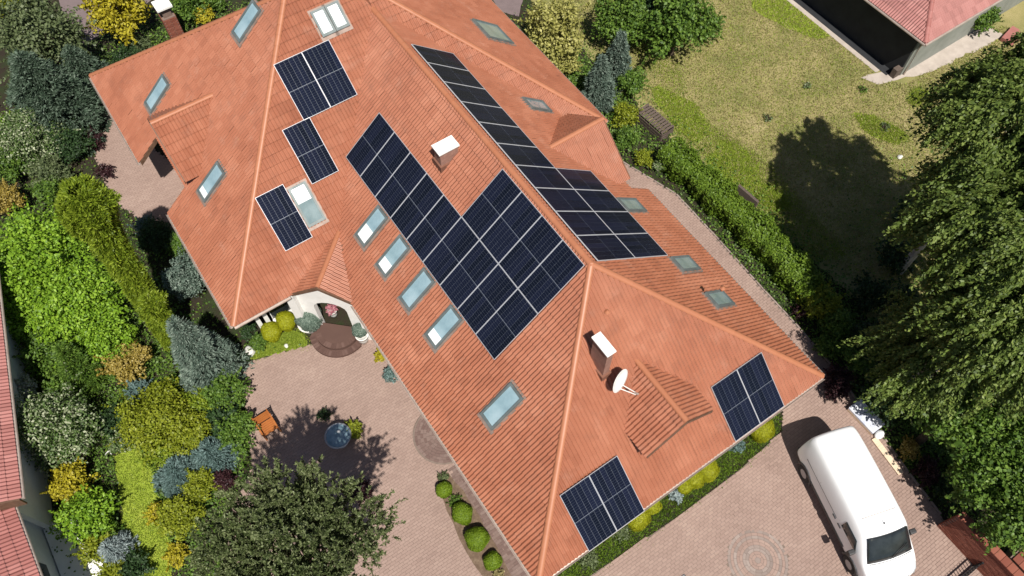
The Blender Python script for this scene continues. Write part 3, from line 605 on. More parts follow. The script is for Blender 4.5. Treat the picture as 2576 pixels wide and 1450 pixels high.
# ------------------------------------------------------------------ roof windows (parts of the house)
def roof_window(S, P, w=.66, L=1.42, pane='glass', blind=0.0, open_=False):
    a, b = S.ab(P); rw = hpart(empty('roof_window')); rw.matrix_parent_inverse = Matrix.Translation((-W / 2, -9, 0)); rw.matrix_basis = S.mat(a, b, .03)
    t = .075
    MB().box((-w / 2 - .07, -L / 2 - .14, .0), (w / 2 + .07, L / 2 + .07, .045)).build('flashing', M['flash'], rw)
    fr = MB()
    for q in (((-w / 2, -L / 2, .03), (-w / 2 + t, L / 2, .12)), ((w / 2 - t, -L / 2, .03), (w / 2, L / 2, .12)), ((-w / 2 + t, L / 2 - t, .03), (w / 2 - t, L / 2, .125)), ((-w / 2 + t, -L / 2, .03), (w / 2 - t, -L / 2 + t * 1.3, .115))): fr.box(*q)
    fr.build('frame', M['winframe'], rw)
    MB().box((-w / 2 + t, -L / 2 + t * 1.3, .05), (w / 2 - t, L / 2 - t, .085)).build('pane', M[pane], rw)
    if blind: y1 = L / 2 - t if blind > 0 else -L / 2 + t * 1.3; y0 = y1 - (L - 2.4 * t) * blind; MB().box((-w / 2 + t + .012, min(y0, y1), .086), (w / 2 - t - .012, max(y0, y1), .091)).build('blind', M['blind'], rw)
    return rw
for x, y, bl in ((1.87, 20.55, 0), (-1.93, 22.55, 0), (-1.93, 17.47, -.18)): roof_window(NL, (x, y, zNL(x)), blind=bl)
for y, bl in ((12.6, -.42), (11.13, -.30), (9.56, 0), (7.89, -.25)): roof_window(FL, (1.87, y, HE + 1.87 * TP), blind=bl)
roof_window(FL, (1.90, 4.60, HE + 1.9 * TP), L=1.5)
zNB = lambda y: HN + (y - YN) * TN
for x in (3.93, 4.47): roof_window(NB, (x, 18.77, zNB(18.77)), w=.52, L=.92, blind=1.0)
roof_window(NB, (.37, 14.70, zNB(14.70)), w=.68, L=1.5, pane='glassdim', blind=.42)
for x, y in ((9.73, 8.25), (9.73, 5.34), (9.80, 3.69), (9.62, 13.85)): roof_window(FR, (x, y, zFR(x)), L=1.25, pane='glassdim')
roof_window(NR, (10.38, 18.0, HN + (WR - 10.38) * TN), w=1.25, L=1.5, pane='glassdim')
# chimneys are parts of the house
def chimney(x0, x1, y0, y1, zb, zt):
    c = hpart(empty('chimney', (0, 0, 0))); c.matrix_parent_inverse = Matrix.Translation((-W / 2, -9, 0))
    MB().box((x0 + .03, y0 + .03, zb), (x1 - .03, y1 - .03, zt - .07)).build('shaft', M['chimney'], c)
    MB().box((x0 - .02, y0 - .02, zt - .07), (x1 + .02, y1 + .02, zt)).build('cap', M['whitecap'], c, bevel=.012)
    MB().box((x0 - .03, y0 - .03, zb), (x1 + .03, y1 + .03, zb + .62)).build('skirt', M['deck'], c)
chimney(4.34, 5.07, 11.78, 12.24, 6.3, 7.55); chimney(4.49, 4.77, 3.25, 3.95, 5.4, 7.48)
# ------------------------------------------------------------------ solar panels
PWd, PLn = 1.051, 2.064
fr = MB(); e = .011
for q in (((0, 0, 0), (e, PLn, .035)), ((PWd - e, 0, 0), (PWd, PLn, .035)), ((e, 0, 0), (PWd - e, e, .035)), ((e, PLn - e, 0), (PWd - e, PLn, .035))): fr.box(*q)
frame_me = fr.mesh('frame', M['alu']); back_me = MB().box((e, e, .012), (PWd - e, PLn - e, .024)).mesh('backsheet', M['backsheet'])
cw = (PWd - 2 * e - .008) / 6; ch_ = (PLn - 2 * e - .008 - .014) / 2
cell_me = MB().box((.0025, 0, 0), (cw - .0025, ch_, .004)).mesh('cell_string', M['cell'])
rail_me = MB().box((.02, .45, -.07), (PWd - .02, .49, .0)).box((.02, 1.55, -.07), (PWd - .02, 1.59, .0)).mesh('mounting_rail', M['steel'])
def panel(S, a, b, label, group):
    p = empty('solar_panel'); p.matrix_world = S.mat(a, b, .115); tag(p, label, 'solar panel', group)
    obj('frame', frame_me, p); obj('backsheet', back_me, p); obj('mounting_rail', rail_me, p)
    for i in range(6):
        for j in range(2):
            c = obj('cell_string', cell_me, p); c.location = (e + .004 + i * cw, e + .004 + j * (ch_ + .014), .0242)
ORD = ['first', 'second', 'third', 'fourth', 'fifth', 'sixth', 'seventh', 'eighth', 'ninth', 'tenth']
s_ = 1.06
for k in range(9): panel(FL, -(5.8126 + k * s_ + PWd), 3.2118, 'blue solar panel, %s from the bottom in the row beside the roof windows' % ORD[k], 'solar panels on the courtyard slope')
for k in range(4): panel(FL, -(5.8126 + k * s_ + PWd), 3.2118 + PLn + .010, 'blue solar panel, %s from the bottom in the four-panel row below the ridge' % ORD[k], 'solar panels on the courtyard slope')
for k in range(10): panel(FR, 5.7323 + k * s_, 5.1954, 'black solar panel, %s from the bottom in the long row behind the ridge' % ORD[k], 'solar panels behind the ridge')
for k in range(4): panel(FR, 5.7323 + k * s_, 5.1954 - PLn - .010, 'black solar panel, %s from the bottom in the short outer row behind the ridge' % ORD[k], 'solar panels behind the ridge')
for k in range(2): panel(FH, 1.747 + k * s_, -.06, 'solar panel at the front eave left of the dormer, %s of its pair' % ('left' if k == 0 else 'right'), 'solar panels on the front slope')
for k in range(2): panel(FH, 7.596 + k * s_, .02, 'solar panel near the van right of the dormer, %s of its pair' % ('left' if k == 0 else 'right'), 'solar panels on the front slope')
for k in range(2): panel(NB, 1.689 - XN + k * s_, 5.0747, 'solar panel below the twin white roof windows, %s of its pair' % ('left' if k == 0 else 'right'), 'solar panels on the rear wing')
panel(NB, .865 - XN, 3.03, 'single solar panel halfway up the rear wing roof, between a pair and a roof window', 'solar panels on the rear wing')
panel(NB, -1.06 - XN, 1.42, 'single solar panel beside the half white roof window', 'solar panels on the rear wing')

# ------------------------------------------------------------------ plants
def unit(v): return v / np.maximum(np.linalg.norm(v, axis=-1, keepdims=True), 1e-9)
def rdir(n, rng): return unit(rng.normal(0, 1, (n, 3)))
def quads(P, U, Vv, lu, lv, fold=.0):
    """leaf quads centred on P spanned by unit U (length) and Vv (width)"""
    lu = np.broadcast_to(lu, len(P))[:, None]; lv = np.broadcast_to(lv, len(P))[:, None]
    a = P - U * lu * .5; b = P + U * lu * .5; m_ = P + U * lu * .05
    V = np.stack([a, m_ + Vv * lv * .5, b, m_ - Vv * lv * .5], 1)
    return V.reshape(-1, 3)
def leaf_mesh(name, V, mat):
    n = len(V) // 4
    return npmesh(name, V, np.arange(n * 4).reshape(n, 4), mat)
def perp(N, rng):
    t = rng.normal(0, 1, N.shape); return unit(t - N * (t * N).sum(-1, keepdims=True))
def broad(rng, R, RZ, n, leaf, nb=None, zc=0.0, flat_=.0, lobes=.45, shape='round'):
    """broadleaf crown: leaves on the skins of many overlapping clumps"""
    nb = nb or int(26 + 30 * R)
    D = rdir(nb * 3, rng); D = D[D[:, 2] > -.45][:nb]; nb = len(D)
    rad = rng.uniform(.17, .17 + lobes * .42, nb) * min(1.0, 1.15 / max(R, .6) ** .45)
    C = D * (1 - rad[:, None] * .85) * rng.uniform(.70, 1.22, (nb, 1)); C = np.concatenate([C, rdir(nb // 4 + 1, rng) * .42]); rad = np.concatenate([rad, np.full(nb // 4 + 1, .34)])
    w = rad ** 2; k = rng.choice(len(C), n, p=w / w.sum()); d = rdir(n, rng); d[:, 2] = np.where((d[:, 2] < -.3) & (rng.random(n) < .6), -d[:, 2], d[:, 2])
    rr = rad[k] * (1 - .45 * rng.random(n) ** 2.0) * (1 + .15 * rng.normal(0, 1, n))
    P = C[k] + d * rr[:, None]
    nsh = int(12 + 12 * R); sk = min(n // (nsh * 4), 16)
    if sk > 3:                                   # stray shoots that break the outline
        ks = rng.choice(nb, nsh); dd = unit(C[ks] + rng.normal(0, .25, (nsh, 3)) + np.array((0, 0, .15))); t_ = np.tile(np.linspace(.5, 1.0, sk), (nsh, 1)) * rng.uniform(.8, 1.35, (nsh, 1)) * .5
        Q = C[ks][:, None] + dd[:, None] * t_[..., None] + rng.normal(0, .018, (nsh, sk, 3)); P[:nsh * sk] = Q.reshape(-1, 3); d[:nsh * sk] = np.repeat(dd, sk, 0)
    P[:, :2] *= R; P[:, 2] = P[:, 2] * RZ + zc
    N = unit(d * .75 + np.array((0, 0, .45)) + rng.normal(0, .55, (n, 3))); U = perp(N, rng); Vv = np.cross(N, U)
    s = leaf * rng.uniform(.65, 1.35, n)
    P[:, 2] = np.maximum(P[:, 2], .03)
    return quads(P, U, Vv, s * 1.25, s * .8), C * np.array((R, R, RZ)) + np.array((0, 0, zc))
def needles(rng, tips, dirs, per, ln, wd, spread=.8):
    """tufts of narrow needles fanning from each twig tip"""
    n = len(tips); P = np.repeat(tips, per, 0); D = np.repeat(dirs, per, 0)
    U = unit(D + rng.normal(0, spread * .6, (n * per, 3))); Vv = perp(U, rng); L = ln * rng.uniform(.7, 1.25, n * per)
    return quads(P + U * (L * .5)[:, None], U, Vv, L, wd * rng.uniform(.8, 1.3, n * per))
def spruce(rng, R, H, ntw, tuft, per=7, z0=.15, pw=.85, droop=.12):
    """conical conifer: whorls of branches carrying needle tufts"""
    u = rng.random(ntw) ** .62; z = z0 + (H - z0) * (1 - u) ; prof = R * (1 - (z - z0) / (H - z0)) ** pw + .05 * R
    nbr = 9; th = rng.uniform(0, 2 * np.pi, ntw); lay = np.floor(z / .34); off = (np.sin(lay * 12.9898) * 43758.5) % 6.283
    th = np.round((th + off) / (2 * np.pi / nbr)) * (2 * np.pi / nbr) - off + rng.normal(0, .17, ntw)
    f = (1 - .62 * rng.random(ntw) ** 1.8) * (1 + .22 * np.sin(lay * 5.1 + np.round(th / .698) * 2.3)); r = prof * f
    P = np.stack([r * np.cos(th), r * np.sin(th), z - droop * r + .05 * rng.normal(0, 1, ntw)], -1); P[:, 2] = np.maximum(P[:, 2], .05)
    D = unit(np.stack([np.cos(th), np.sin(th), np.full(ntw, .35)], -1) + rng.normal(0, .25, (ntw, 3)))
    return needles(rng, P, D, per, tuft, tuft * .22)
def pine(rng, R, RZ, zc, nb, shoots=12, per=32):
    """pine: bottle-brush shoots standing in clumps, dark gaps between them"""
    D = rdir(nb * 2, rng); D = D[D[:, 2] > -.30][:nb]; nb = len(D)
    lump = 1 + .11 * np.sin(D[:, 0] * 6 + .7) + .10 * np.cos(D[:, 1] * 7 + D[:, 2] * 4) + rng.normal(0, .05, nb); lump = np.minimum(lump, 1.1)
    C = D * (rng.uniform(.42, 1.0, nb) * lump)[:, None]; C[:, :2] *= R; C[:, 2] = C[:, 2] * RZ + zc
    k = np.repeat(np.arange(nb), shoots); off = rng.normal(0, .125, (len(k), 3)); off[:, 2] *= .5
    P = C[k] + off; Dd = unit(D[k] * .5 + np.array((0, 0, .6)) + off * 3.0); ln = rng.uniform(.16, .34, len(k))
    P2 = np.repeat(P, per, 0); D2 = np.repeat(Dd, per, 0); t = rng.random(len(P2)) * np.repeat(ln, per)
    U = unit(D2 * .8 + rng.normal(0, .5, P2.shape)); Vv = perp(U, rng); L = .095 * rng.uniform(.7, 1.25, len(P2))
    return quads(P2 + D2 * t[:, None] + U * (L * .5)[:, None], U, Vv, L, .036), C
def weeping(rng, R, H, zc, RZ, nbr, leaf=.075, per=26, strands=9):
    """birch: limbs arch out; each carries a curtain of hanging twigs set with leaves"""
    D = rdir(nbr * 2, rng); D = D[D[:, 2] > -.10][:nbr]; nbr = len(D)
    lump = 1 + .18 * np.sin(D[:, 0] * 7 + 1.3) * np.cos(D[:, 1] * 6) + rng.normal(0, .08, nbr)
    r0 = (.40 + .60 * rng.random(nbr) ** .55) * lump; A = D * r0[:, None] * np.array((R, R, RZ)) + np.array((0, 0, zc))
    out = unit(D * np.array((1, 1, 0)) + 1e-6); k = np.repeat(np.arange(nbr), strands); ns = len(k)
    s = rng.uniform(-.45, .45, ns); A2 = A[k] + out[k] * s[:, None] * .8 + np.array((0, 0, -.25)) * (s ** 2 * 4)[:, None] + rng.normal(0, .07, (ns, 3))
    ln = rng.uniform(.35, 1.0, ns); t = np.clip(np.tile(np.linspace(0, 1, per), (ns, 1)) + rng.normal(0, .03, (ns, per)), 0, 1.1)
    P = A2[:, None] + out[k][:, None] * (ln[:, None] * .55 * np.sqrt(t))[..., None] + np.array((0, 0, -1.)) * (ln[:, None] * t ** 1.5)[..., None] + rng.normal(0, .035, (ns, per, 3))
    P = P.reshape(-1, 3); n = len(P); P[:, 2] = np.maximum(P[:, 2], .15)
    U = unit(np.repeat(out[k], per, 0) * .7 + np.array((0, 0, -.55)) + rng.normal(0, .45, (n, 3))); N = unit(np.array((0, 0, .8)) + rng.normal(0, .6, (n, 3))); Vv = unit(np.cross(N, U)); s = leaf * rng.uniform(.6, 1.3, n)
    return quads(P, U, Vv, s * 1.35, s * .75), A[rng.choice(nbr, 14)]
def ball_skin(rng, R, n, leaf, sq=1.0):
    d = rdir(n, rng); lm = 1 + .07 * np.sin(d[:, 0] * 4 + R * 40) + .06 * np.cos(d[:, 1] * 5 + d[:, 2] * 4 + R * 70) + .035 * rng.normal(0, 1, n); P = d * (R * lm * (1 - .12 * rng.random(n) ** 2))[:, None] * np.array((1, 1, sq)); N = unit(d + rng.normal(0, .33, (n, 3))); U = perp(N, rng)
    s = leaf * rng.uniform(.7, 1.3, n); return quads(P, U, np.cross(N, U), s, s * .75)
def stems(mb, targets, r0, zs, base=(0, 0, 0), seg=6):
    b = np.array(base, float)
    for t in targets:
        t = np.array(t, float); m_ = b + (t - b) * .5 + np.array((0, 0, zs)); mb.tube([tuple(b), tuple(m_), tuple(t)], [r0, r0 * .65, r0 * .2], seg)
    return mb
def xy(px, py, z): p = bp(px, py, z); return float(p[0]), float(p[1])
def plant(kind, px, py, zc, R, colr, label, cat='shrub', name='shrub', RZ=None, H=None, dens=1.0, leaf=.085, group=None, seed=None, world=None, lean=None, bark='bark', trunk=None):
    rng = np.random.default_rng(seed if seed is not None else int(abs(px * 7 + py * 13 + zc * 100)) % 99991)
    x, y = world if world else xy(px, py, zc); RZ = RZ or R * .85
    root = empty(name, (x, y, 0)); tag(root, label, cat, group); mt = M['leaf_' + colr]; tb = MB(); part = 'foliage' if cat == 'shrub' else 'crown'
    if kind == 'broad':
        n = int(dens * 2.6 * 4 * math.pi * ((R * R + 2 * R * RZ) / 3) / (leaf * leaf * .5) * .62); n = min(n, 60000)
        V, C = broad(rng, R, RZ, n, leaf, zc=max(zc, RZ * .8))
        ht = max(zc, RZ * .8)
        if cat == 'tree':
            tb.tube([(0, 0, -.02), (.05, .03, ht * .5), (0, 0, ht)], [trunk or .16, (trunk or .16) * .8, (trunk or .16) * .45], 9); stems(tb, C[:9], .05, .15, (0, 0, ht * .55))
        else: stems(tb, C[:7], .025, .12)
    elif kind == 'spruce':
        H = H or zc * 2; V = spruce(rng, R, H, int(dens * 950 * R * H), .16 * (leaf / .085)); tb.tube([(0, 0, -.02), (0, 0, H * .9)], [.09, .015], 8)
        for q in range(10): t = q * 2.4; zq = H * (.1 + .07 * q); rr = R * (1 - zq / H) * .8; tb.tube([(0, 0, zq), (rr * math.cos(t), rr * math.sin(t), zq - .05)], [.022, .006], 5)
    elif kind == 'pine':
        V, C = pine(rng, R, RZ, zc, int(dens * 170)); tb.tube([(0, 0, -.02), (.08, -.05, zc * .5), (0, .04, zc), (0, 0, zc + RZ * .8)], [.17, .14, .10, .03], 10); stems(tb, C[:40], .05, .1, (0, 0, zc * .6))
    elif kind == 'weeping':
        V, C = weeping(rng, R, H, zc, RZ, int(dens * 190), leaf); tb.tube([(0, 0, -.02), (.1, .05, zc * .5), (-.05, .1, zc), (0, 0, zc + RZ * .85)], [.17, .14, .10, .03], 9); stems(tb, C, .04, .5, (0, 0, zc * .55))
    elif kind == 'column':          # tall narrow conifer; broad plume at the top
        n = int(dens * 9000); H_ = H; u = rng.random(n); z = .2 + (H_ - .2) * u
        prof = np.interp(z / H_, [0, .25, .6, .80, .92, 1.0], [.30, .34, .38, .52, .85, .40]) * R
        th = rng.uniform(0, 6.283, n); f = 1 - .5 * rng.random(n) ** 2; rip = 1 + .16 * np.sin(th * 5 + z * 2.1) + .12 * np.sin(th * 9 - z * 3.7)
        r = prof * f * rip; P = np.stack([r * np.cos(th), r * np.sin(th), z], -1)
        if lean: P[:, 0] += lean[0] * z / H_; P[:, 1] += lean[1] * z / H_
        Dd = unit(np.stack([np.cos(th) * .8, np.sin(th) * .8, np.full(n, .7)], -1) + rng.normal(0, .3, (n, 3)))
        V = needles(rng, P, Dd, 5, .17, .04); lx, ly = lean or (0, 0); tb.tube([(0, 0, -.02), (lx * .9, ly * .9, H_ * .9)], [.14, .02], 8)
    elif kind == 'ball':
        V = ball_skin(rng, R, int(dens * 5.5 * R * R * 4 * math.pi / (leaf * leaf * .5)), leaf); V[:, 2] += zc
        q = rdir(600, rng) * R * .72; V = np.concatenate([V, quads(q + np.array((0, 0, zc)), perp(q, rng), unit(np.cross(perp(q, rng), unit(q))), .2, .2)]); V[:, 2] = np.maximum(V[:, 2], .02)
        tb.tube([(0, 0, -.02), (0, 0, zc)], [.03, .025], 6); stems(tb, [(R * .6 * math.cos(t), R * .6 * math.sin(t), zc) for t in (0, 2.1, 4.2)], .014, .0)
    obj(part, leaf_mesh(part, V, mt), root)
    tb.build('trunk' if cat == 'tree' else 'stem', M[bark], root)
    return root
# --- rear left garden
plant('broad', 95, 92, 2.6, 1.7, 'olive', 'grey green bushy tree in the far left corner', 'tree', 'tree', RZ=1.9, leaf=.11)
plant('spruce', 128, 252, 1.6, 1.95, 'fir', 'wide blue green spruce beside the far corner of the roof', 'tree', 'spruce_tree', H=4.2, leaf=.12, dens=.8)
plant('spruce', 215, 190, 1.0, 1.15, 'fir', 'smaller blue green spruce nearest the paved street', 'tree', 'spruce_tree', H=2.6, leaf=.11)
plant('broad', 72, 352, 1.1, 1.45, 'varieg', 'cream flecked shrub at the left edge below the blue spruce', RZ=1.2, leaf=.075)
plant('broad', 178, 362, .8, .85, 'dark', 'dark green shrub between blue spruce and left path', leaf=.08)
plant('broad', 25, 12, 1.4, 1.0, 'lime', 'light green shrub in the very top left corner')
plant('broad', 5, 325, .9, .7, 'bright', 'small bright green shrub cut by the left edge', leaf=.07)
plant('broad', 298, 30, 1.8, 1.25, 'gold', 'golden yellow conifer bush at the top beside the street', RZ=1.8, leaf=.12, dens=1.2)
plant('broad', 318, 150, .4, .65, 'dark', 'low dark shrub under the golden bush', leaf=.07)
plant('broad', 350, 118, .4, .55, 'olive', 'low grey green shrub against the upper roof edge', leaf=.06)
plant('broad', 480, 14, .8, .95, 'green', 'green shrub behind the brick pillar')
plant('broad', 512, 34, .6, .45, 'gold', 'small yellow shrub above the upper roof edge', leaf=.07)
plant('broad', 545, 8, .5, .5, 'green', 'small green shrub touching the upper roof edge', leaf=.07)
plant('broad', 240, 246, .4, .45, 'red', 'dark red shrub at the roof corner by the left path', leaf=.06)
plant('broad', 232, 352, .4, .5, 'red', 'dark red shrub on the left path edge', leaf=.06)
plant('broad', 262, 432, .35, .38, 'red', 'low maroon shrub where the left path narrows', leaf=.06, dens=.7)
plant('broad', 10, 500, 1.2, .75, 'amber', 'orange tinged shrub at the left edge', leaf=.07)
plant('broad', 130, 440, .8, .8, 'olive', 'olive green shrub above the tall conifer top', leaf=.07)
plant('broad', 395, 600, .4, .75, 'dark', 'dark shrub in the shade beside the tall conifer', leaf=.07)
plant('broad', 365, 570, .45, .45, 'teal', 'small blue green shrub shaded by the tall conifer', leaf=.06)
plant('column', 0, 0, 0, 0.92, 'thuja', 'very tall narrow yellow green conifer left of the house', 'tree', 'conifer_tree', H=8.0, world=(-6.15, 15.2), lean=(.55, 1.35), dens=1.5)
plant('broad', 90, 655, 1.7, 1.95, 'bright', 'large bright green leafy shrub at the left edge', RZ=1.6, leaf=.10)
plant('broad', 200, 765, 1.4, 1.7, 'bright', 'bright green leafy shrub left of the tall conifer', RZ=1.3, leaf=.095)
plant('broad', 70, 800, 1.2, 1.0, 'bright', 'bright green shrub above the left neighbour roof', leaf=.09)
plant('broad', 275, 855, .9, 1.1, 'bright', 'mid green shrub between bright shrubs and golden shrub', leaf=.085)
plant('spruce', 205, 925, .9, .75, 'green', 'small soft green conifer above the white flowering shrub', 'tree', 'conifer_tree', H=2.6)
plant('broad', 115, 885, .8, 1.05, 'green', 'dark green shrub right of the left neighbour roof', leaf=.085)
plant('spruce', 0, 0, 1.2, 1.0, 'blue', 'tall blue grey spruce right of the tall conifer', 'tree', 'spruce_tree', H=4.6, world=(-5.3, 13.0), leaf=.1, dens=1.1)
plant('column', 0, 0, 0, .45, 'thuja', 'short yellow green conifer tip between tall conifer and blue spruce', 'tree', 'conifer_tree', H=3.6, world=(-5.75, 15.0), dens=.35)
plant('broad', 473, 700, .9, .85, 'blue', 'rounded blue grey shrub under the left eave', RZ=1.0, leaf=.065, dens=1.2)
plant('broad', 447, 615, .4, .5, 'green', 'small green shrub at the left eave near the path', leaf=.07)
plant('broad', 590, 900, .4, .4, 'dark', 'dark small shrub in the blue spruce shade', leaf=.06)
# --- lower left garden
plant('broad', 325, 915, .8, .8, 'amber', 'golden tan shrub left of the blue spruce foot', leaf=.075)
plant('broad', 350, 985, .5, .45, 'teal', 'small teal shrub under the golden tan shrub', leaf=.06)
plant('broad', 405, 1050, 1.0, 1.3, 'lime', 'large yellow green shrub along the garden lawn', RZ=1.1, leaf=.075, dens=1.2)
plant('broad', 470, 1085, .8, .8, 'lime', 'yellow green shrub merging into the large one by the courtyard', leaf=.07)
plant('spruce', 455, 1195, .45, .85, 'teal', 'spreading blue green juniper between yellow green shrubs', H=1.2, leaf=.09, dens=2.2)
plant('spruce', 535, 1145, .45, .75, 'teal', 'blue green juniper nearest the courtyard', H=1.2, leaf=.09, dens=2.2)
plant('broad', 505, 1218, .6, .55, 'lime', 'small olive yellow shrub below the junipers', leaf=.06)
plant('broad', 455, 1300, .6, .75, 'lime', 'yellow green shrub between lawn and big pine', leaf=.07)
plant('broad', 398, 1290, .4, .36, 'gold', 'pale lime shrub at the lawn edge', leaf=.06)
plant('broad', 445, 1395, .3, .4, 'gold', 'small yellow shrub beside the big pine', leaf=.06)
plant('broad', 565, 985, .9, .75, 'green', 'leafy green shrub along the upper courtyard edge', leaf=.08)
plant('broad', 598, 1085, .7, .7, 'green', 'leafy green shrub beside the wooden bench', leaf=.08)
plant('broad', 560, 1060, .6, .6, 'dark', 'dark green shrub behind the courtyard edge', leaf=.08)
plant('broad', 135, 1075, 1.3, 1.4, 'varieg', 'large white flecked shrub beside the left neighbour roof', RZ=1.3, leaf=.075)
plant('broad', 55, 985, 1.0, .55, 'whitefl', 'white flowering shrub touching the left neighbour roof', leaf=.07)
plant('broad', 290, 1060, .4, .6, 'dark', 'dark shrub in shade beside the garden lawn', leaf=.07)
plant('broad', 300, 1115, .35, .4, 'varieg', 'low pale flecked plant at the top of the garden lawn', leaf=.06)
plant('broad', 182, 1212, .8, .72, 'gold', 'bright yellow shrub below the white flecked shrub', leaf=.075, dens=1.2)
plant('broad', 215, 1295, .8, .95, 'bright', 'glossy green shrub below the bright yellow one', leaf=.085)
plant('broad', 245, 1375, .5, .6, 'lime', 'lime shrub next to the silver blue one', leaf=.07)
plant('spruce', 287, 1385, .4, .52, 'silver', 'silver blue dwarf spruce at the lawn edge', H=1.0, leaf=.08, dens=3.0)
plant('broad', 345, 1425, .4, .5, 'dark', 'dark green shrub at the bottom of the lawn', leaf=.07)
plant('broad', 285, 1452, .4, .5, 'lime', 'yellow green shrub at the bottom edge left of the lawn', leaf=.06)
plant('pine', 748, 1415, 6.8, 2.25, 'pine', 'big bushy pine tree with silvery needles in the courtyard', 'tree', 'pine_tree', RZ=2.0, dens=1.9)
plant('broad', 565, 1212, .4, .4, 'red', 'purple leaved shrub behind the big pine', leaf=.06)
plant('broad', 905, 1235, .35, .42, 'red', 'dark red shrub in the pine shade near the round bowl', leaf=.06)
plant('broad', 885, 1085, .35, .38, 'lime', 'small olive plant beside the round bowl', leaf=.05)
plant('broad', 815, 1045, .25, .25, 'dark', 'dark spiky plant above the round bowl', leaf=.05, dens=.6)
plant('broad', 300, 905, .5, .6, 'green', 'green shrub wedged behind the golden tan shrub', leaf=.08)
plant('broad', 160, 985, .6, .75, 'green', 'green shrub above the white flecked shrub', leaf=.085)
plant('broad', 45, 735, 1.2, .9, 'bright', 'bright green shrub in the middle of the left edge', leaf=.09)
plant('broad', 20, 420, .9, .8, 'green', 'green shrub at the left edge below the flecked shrub', leaf=.08)
plant('broad', 120, 480, .7, .7, 'green', 'green shrub under the tall conifer top', leaf=.08)
plant('broad', 500, 1010, .6, .65, 'thuja', 'soft yellow green shrub at the foot of the blue grey spruce', leaf=.07)
plant('broad', 440, 975, .5, .55, 'green', 'mid green shrub between golden and blue grey plants', leaf=.07)
plant('broad', 395, 1145, .5, .5, 'thuja', 'yellow green shrub above the junipers at the lawn', leaf=.07)
plant('broad', 250, 1335, .5, .55, 'green', 'green shrub between glossy and silver plants', leaf=.07)
plant('broad', 150, 1160, .5, .55, 'varieg', 'pale flecked shrub just above the bright yellow one', leaf=.07)
# --- entry
plant('ball', 683, 835, .42, .38, 'yball', 'clipped yellow green ball, front one of the pair by the entry', leaf=.04, group='clipped balls')
plant('ball', 720, 808, .45, .38, 'yball', 'clipped yellow green ball, rear one of the pair by the entry', leaf=.04, group='clipped balls')
plant('ball', 776, 798, .70, .52, 'blue', 'clipped grey green ball in a white planter at the entry', leaf=.05, group='clipped balls')
plant('broad', 650, 865, .15, .35, 'green', 'low green cover below the yellow green balls', leaf=.05)
plant('broad', 628, 838, .15, .35, 'dark', 'low dark green cover at the bay corner', leaf=.05)
plant('ball', 905, 830, .75, .28, 'blue', 'grey green shrub in the white planter under the long eave', leaf=.045)
plant('broad', 962, 893, .35, .28, 'gold', 'small yellow shrub half under the long eave', leaf=.05)
plant('broad', 985, 942, .35, .32, 'teal', 'small teal shrub half under the long eave', leaf=.05)
plant('ball', 1117, 1232, .28, .27, 'ball', 'smallest clipped green ball, topmost of the row by the eave', leaf=.035, group='clipped balls')
plant('ball', 1163, 1292, .33, .36, 'ball', 'clipped green ball, second from the top of the row', leaf=.035, group='clipped balls')
plant('ball', 1200, 1356, .38, .39, 'ball', 'largest clipped green ball, third of the row', leaf=.035, group='clipped balls')
plant('ball', 1240, 1412, .26, .29, 'ball', 'clipped green ball at the bottom of the row', leaf=.035, group='clipped balls')
plant('broad', 1115, 1200, .15, .18, 'olive', 'tiny plant above the clipped ball row', leaf=.04)
plant('broad', 1145, 1262, .1, .22, 'green', 'low green plant between the upper clipped balls', leaf=.04)
plant('broad', 1255, 1445, .1, .2, 'straw', 'straw coloured tuft below the clipped ball row', leaf=.04)
# --- front bed
for (px_, py_, r, lb) in [(1603, 1300, .42, 'below the left panel pair'), (1640, 1272, .30, 'just right of the lower front one'), (1722, 1222, .27, 'left of the middle pair'), (1745, 1205, .33, 'in the middle of the front bed'), (1778, 1182, .40, 'right of the middle of the front bed'), (1916, 1080, .42, 'nearest the van')]:
    plant('ball', px_, py_, .42, r, 'yball', 'yellow green clipped ball %s at the front eave' % lb, leaf=.04, group='yellow balls in the front bed')
plant('broad', 1855, 1120, .2, .28, 'teal', 'teal plant in the front bed near the van', leaf=.05)
plant('broad', 1700, 1245, .2, .25, 'silver', 'pale silver plant in the front bed', leaf=.045)
plant('broad', 1560, 1335, .25, .35, 'olive', 'grey green plants at the left end of the front bed', leaf=.05)
plant('broad', 1478, 1405, .2, .35, 'olive', 'grey green plant under the corner of the front eave', leaf=.05)
# --- right of the house
plant('broad', 1393, 92, 1.6, 1.4, 'cream', 'pale yellow conifer bush at the right edge of the rear roof', RZ=1.9, leaf=.11, dens=1.2)
plant('broad', 1418, 165, .8, .7, 'cream', 'small pale yellow bush in front of the larger pale one', leaf=.09)
plant('broad', 1560, 55, 1.6, 1.3, 'green', 'green leafy tree next to the pale yellow bush', 'tree', 'tree', RZ=1.5, leaf=.11)
plant('broad', 1705, 55, 2.0, 1.6, 'green', 'dark green round tree at the edge of the dry lawn', 'tree', 'tree', RZ=1.8, leaf=.12)
plant('broad', 1640, 30, 1.2, 1.1, 'dark', 'dark shrub between the two green trees', leaf=.1)
plant('spruce', 1505, 225, 1.0, .72, 'blue', 'blue grey conifer beside the right roof edge', 'tree', 'conifer_tree', H=3.0)
plant('spruce', 1552, 165, 1.0, .66, 'blue', 'blue green conifer behind the one at the roof edge', 'tree', 'conifer_tree', H=3.0)
plant('broad', 1590, 205, .6, .7, 'green', 'green shrub below the round tree', leaf=.08)
plant('broad', 1570, 290, .5, .6, 'lime', 'yellow green shrub left of the wooden crate', leaf=.07)
plant('broad', 1578, 350, .4, .55, 'green', 'green shrub beside the small right gable', leaf=.07)
plant('broad', 1620, 398, .35, .42, 'lime', 'small yellow green shrub at the top of the right path', leaf=.06)
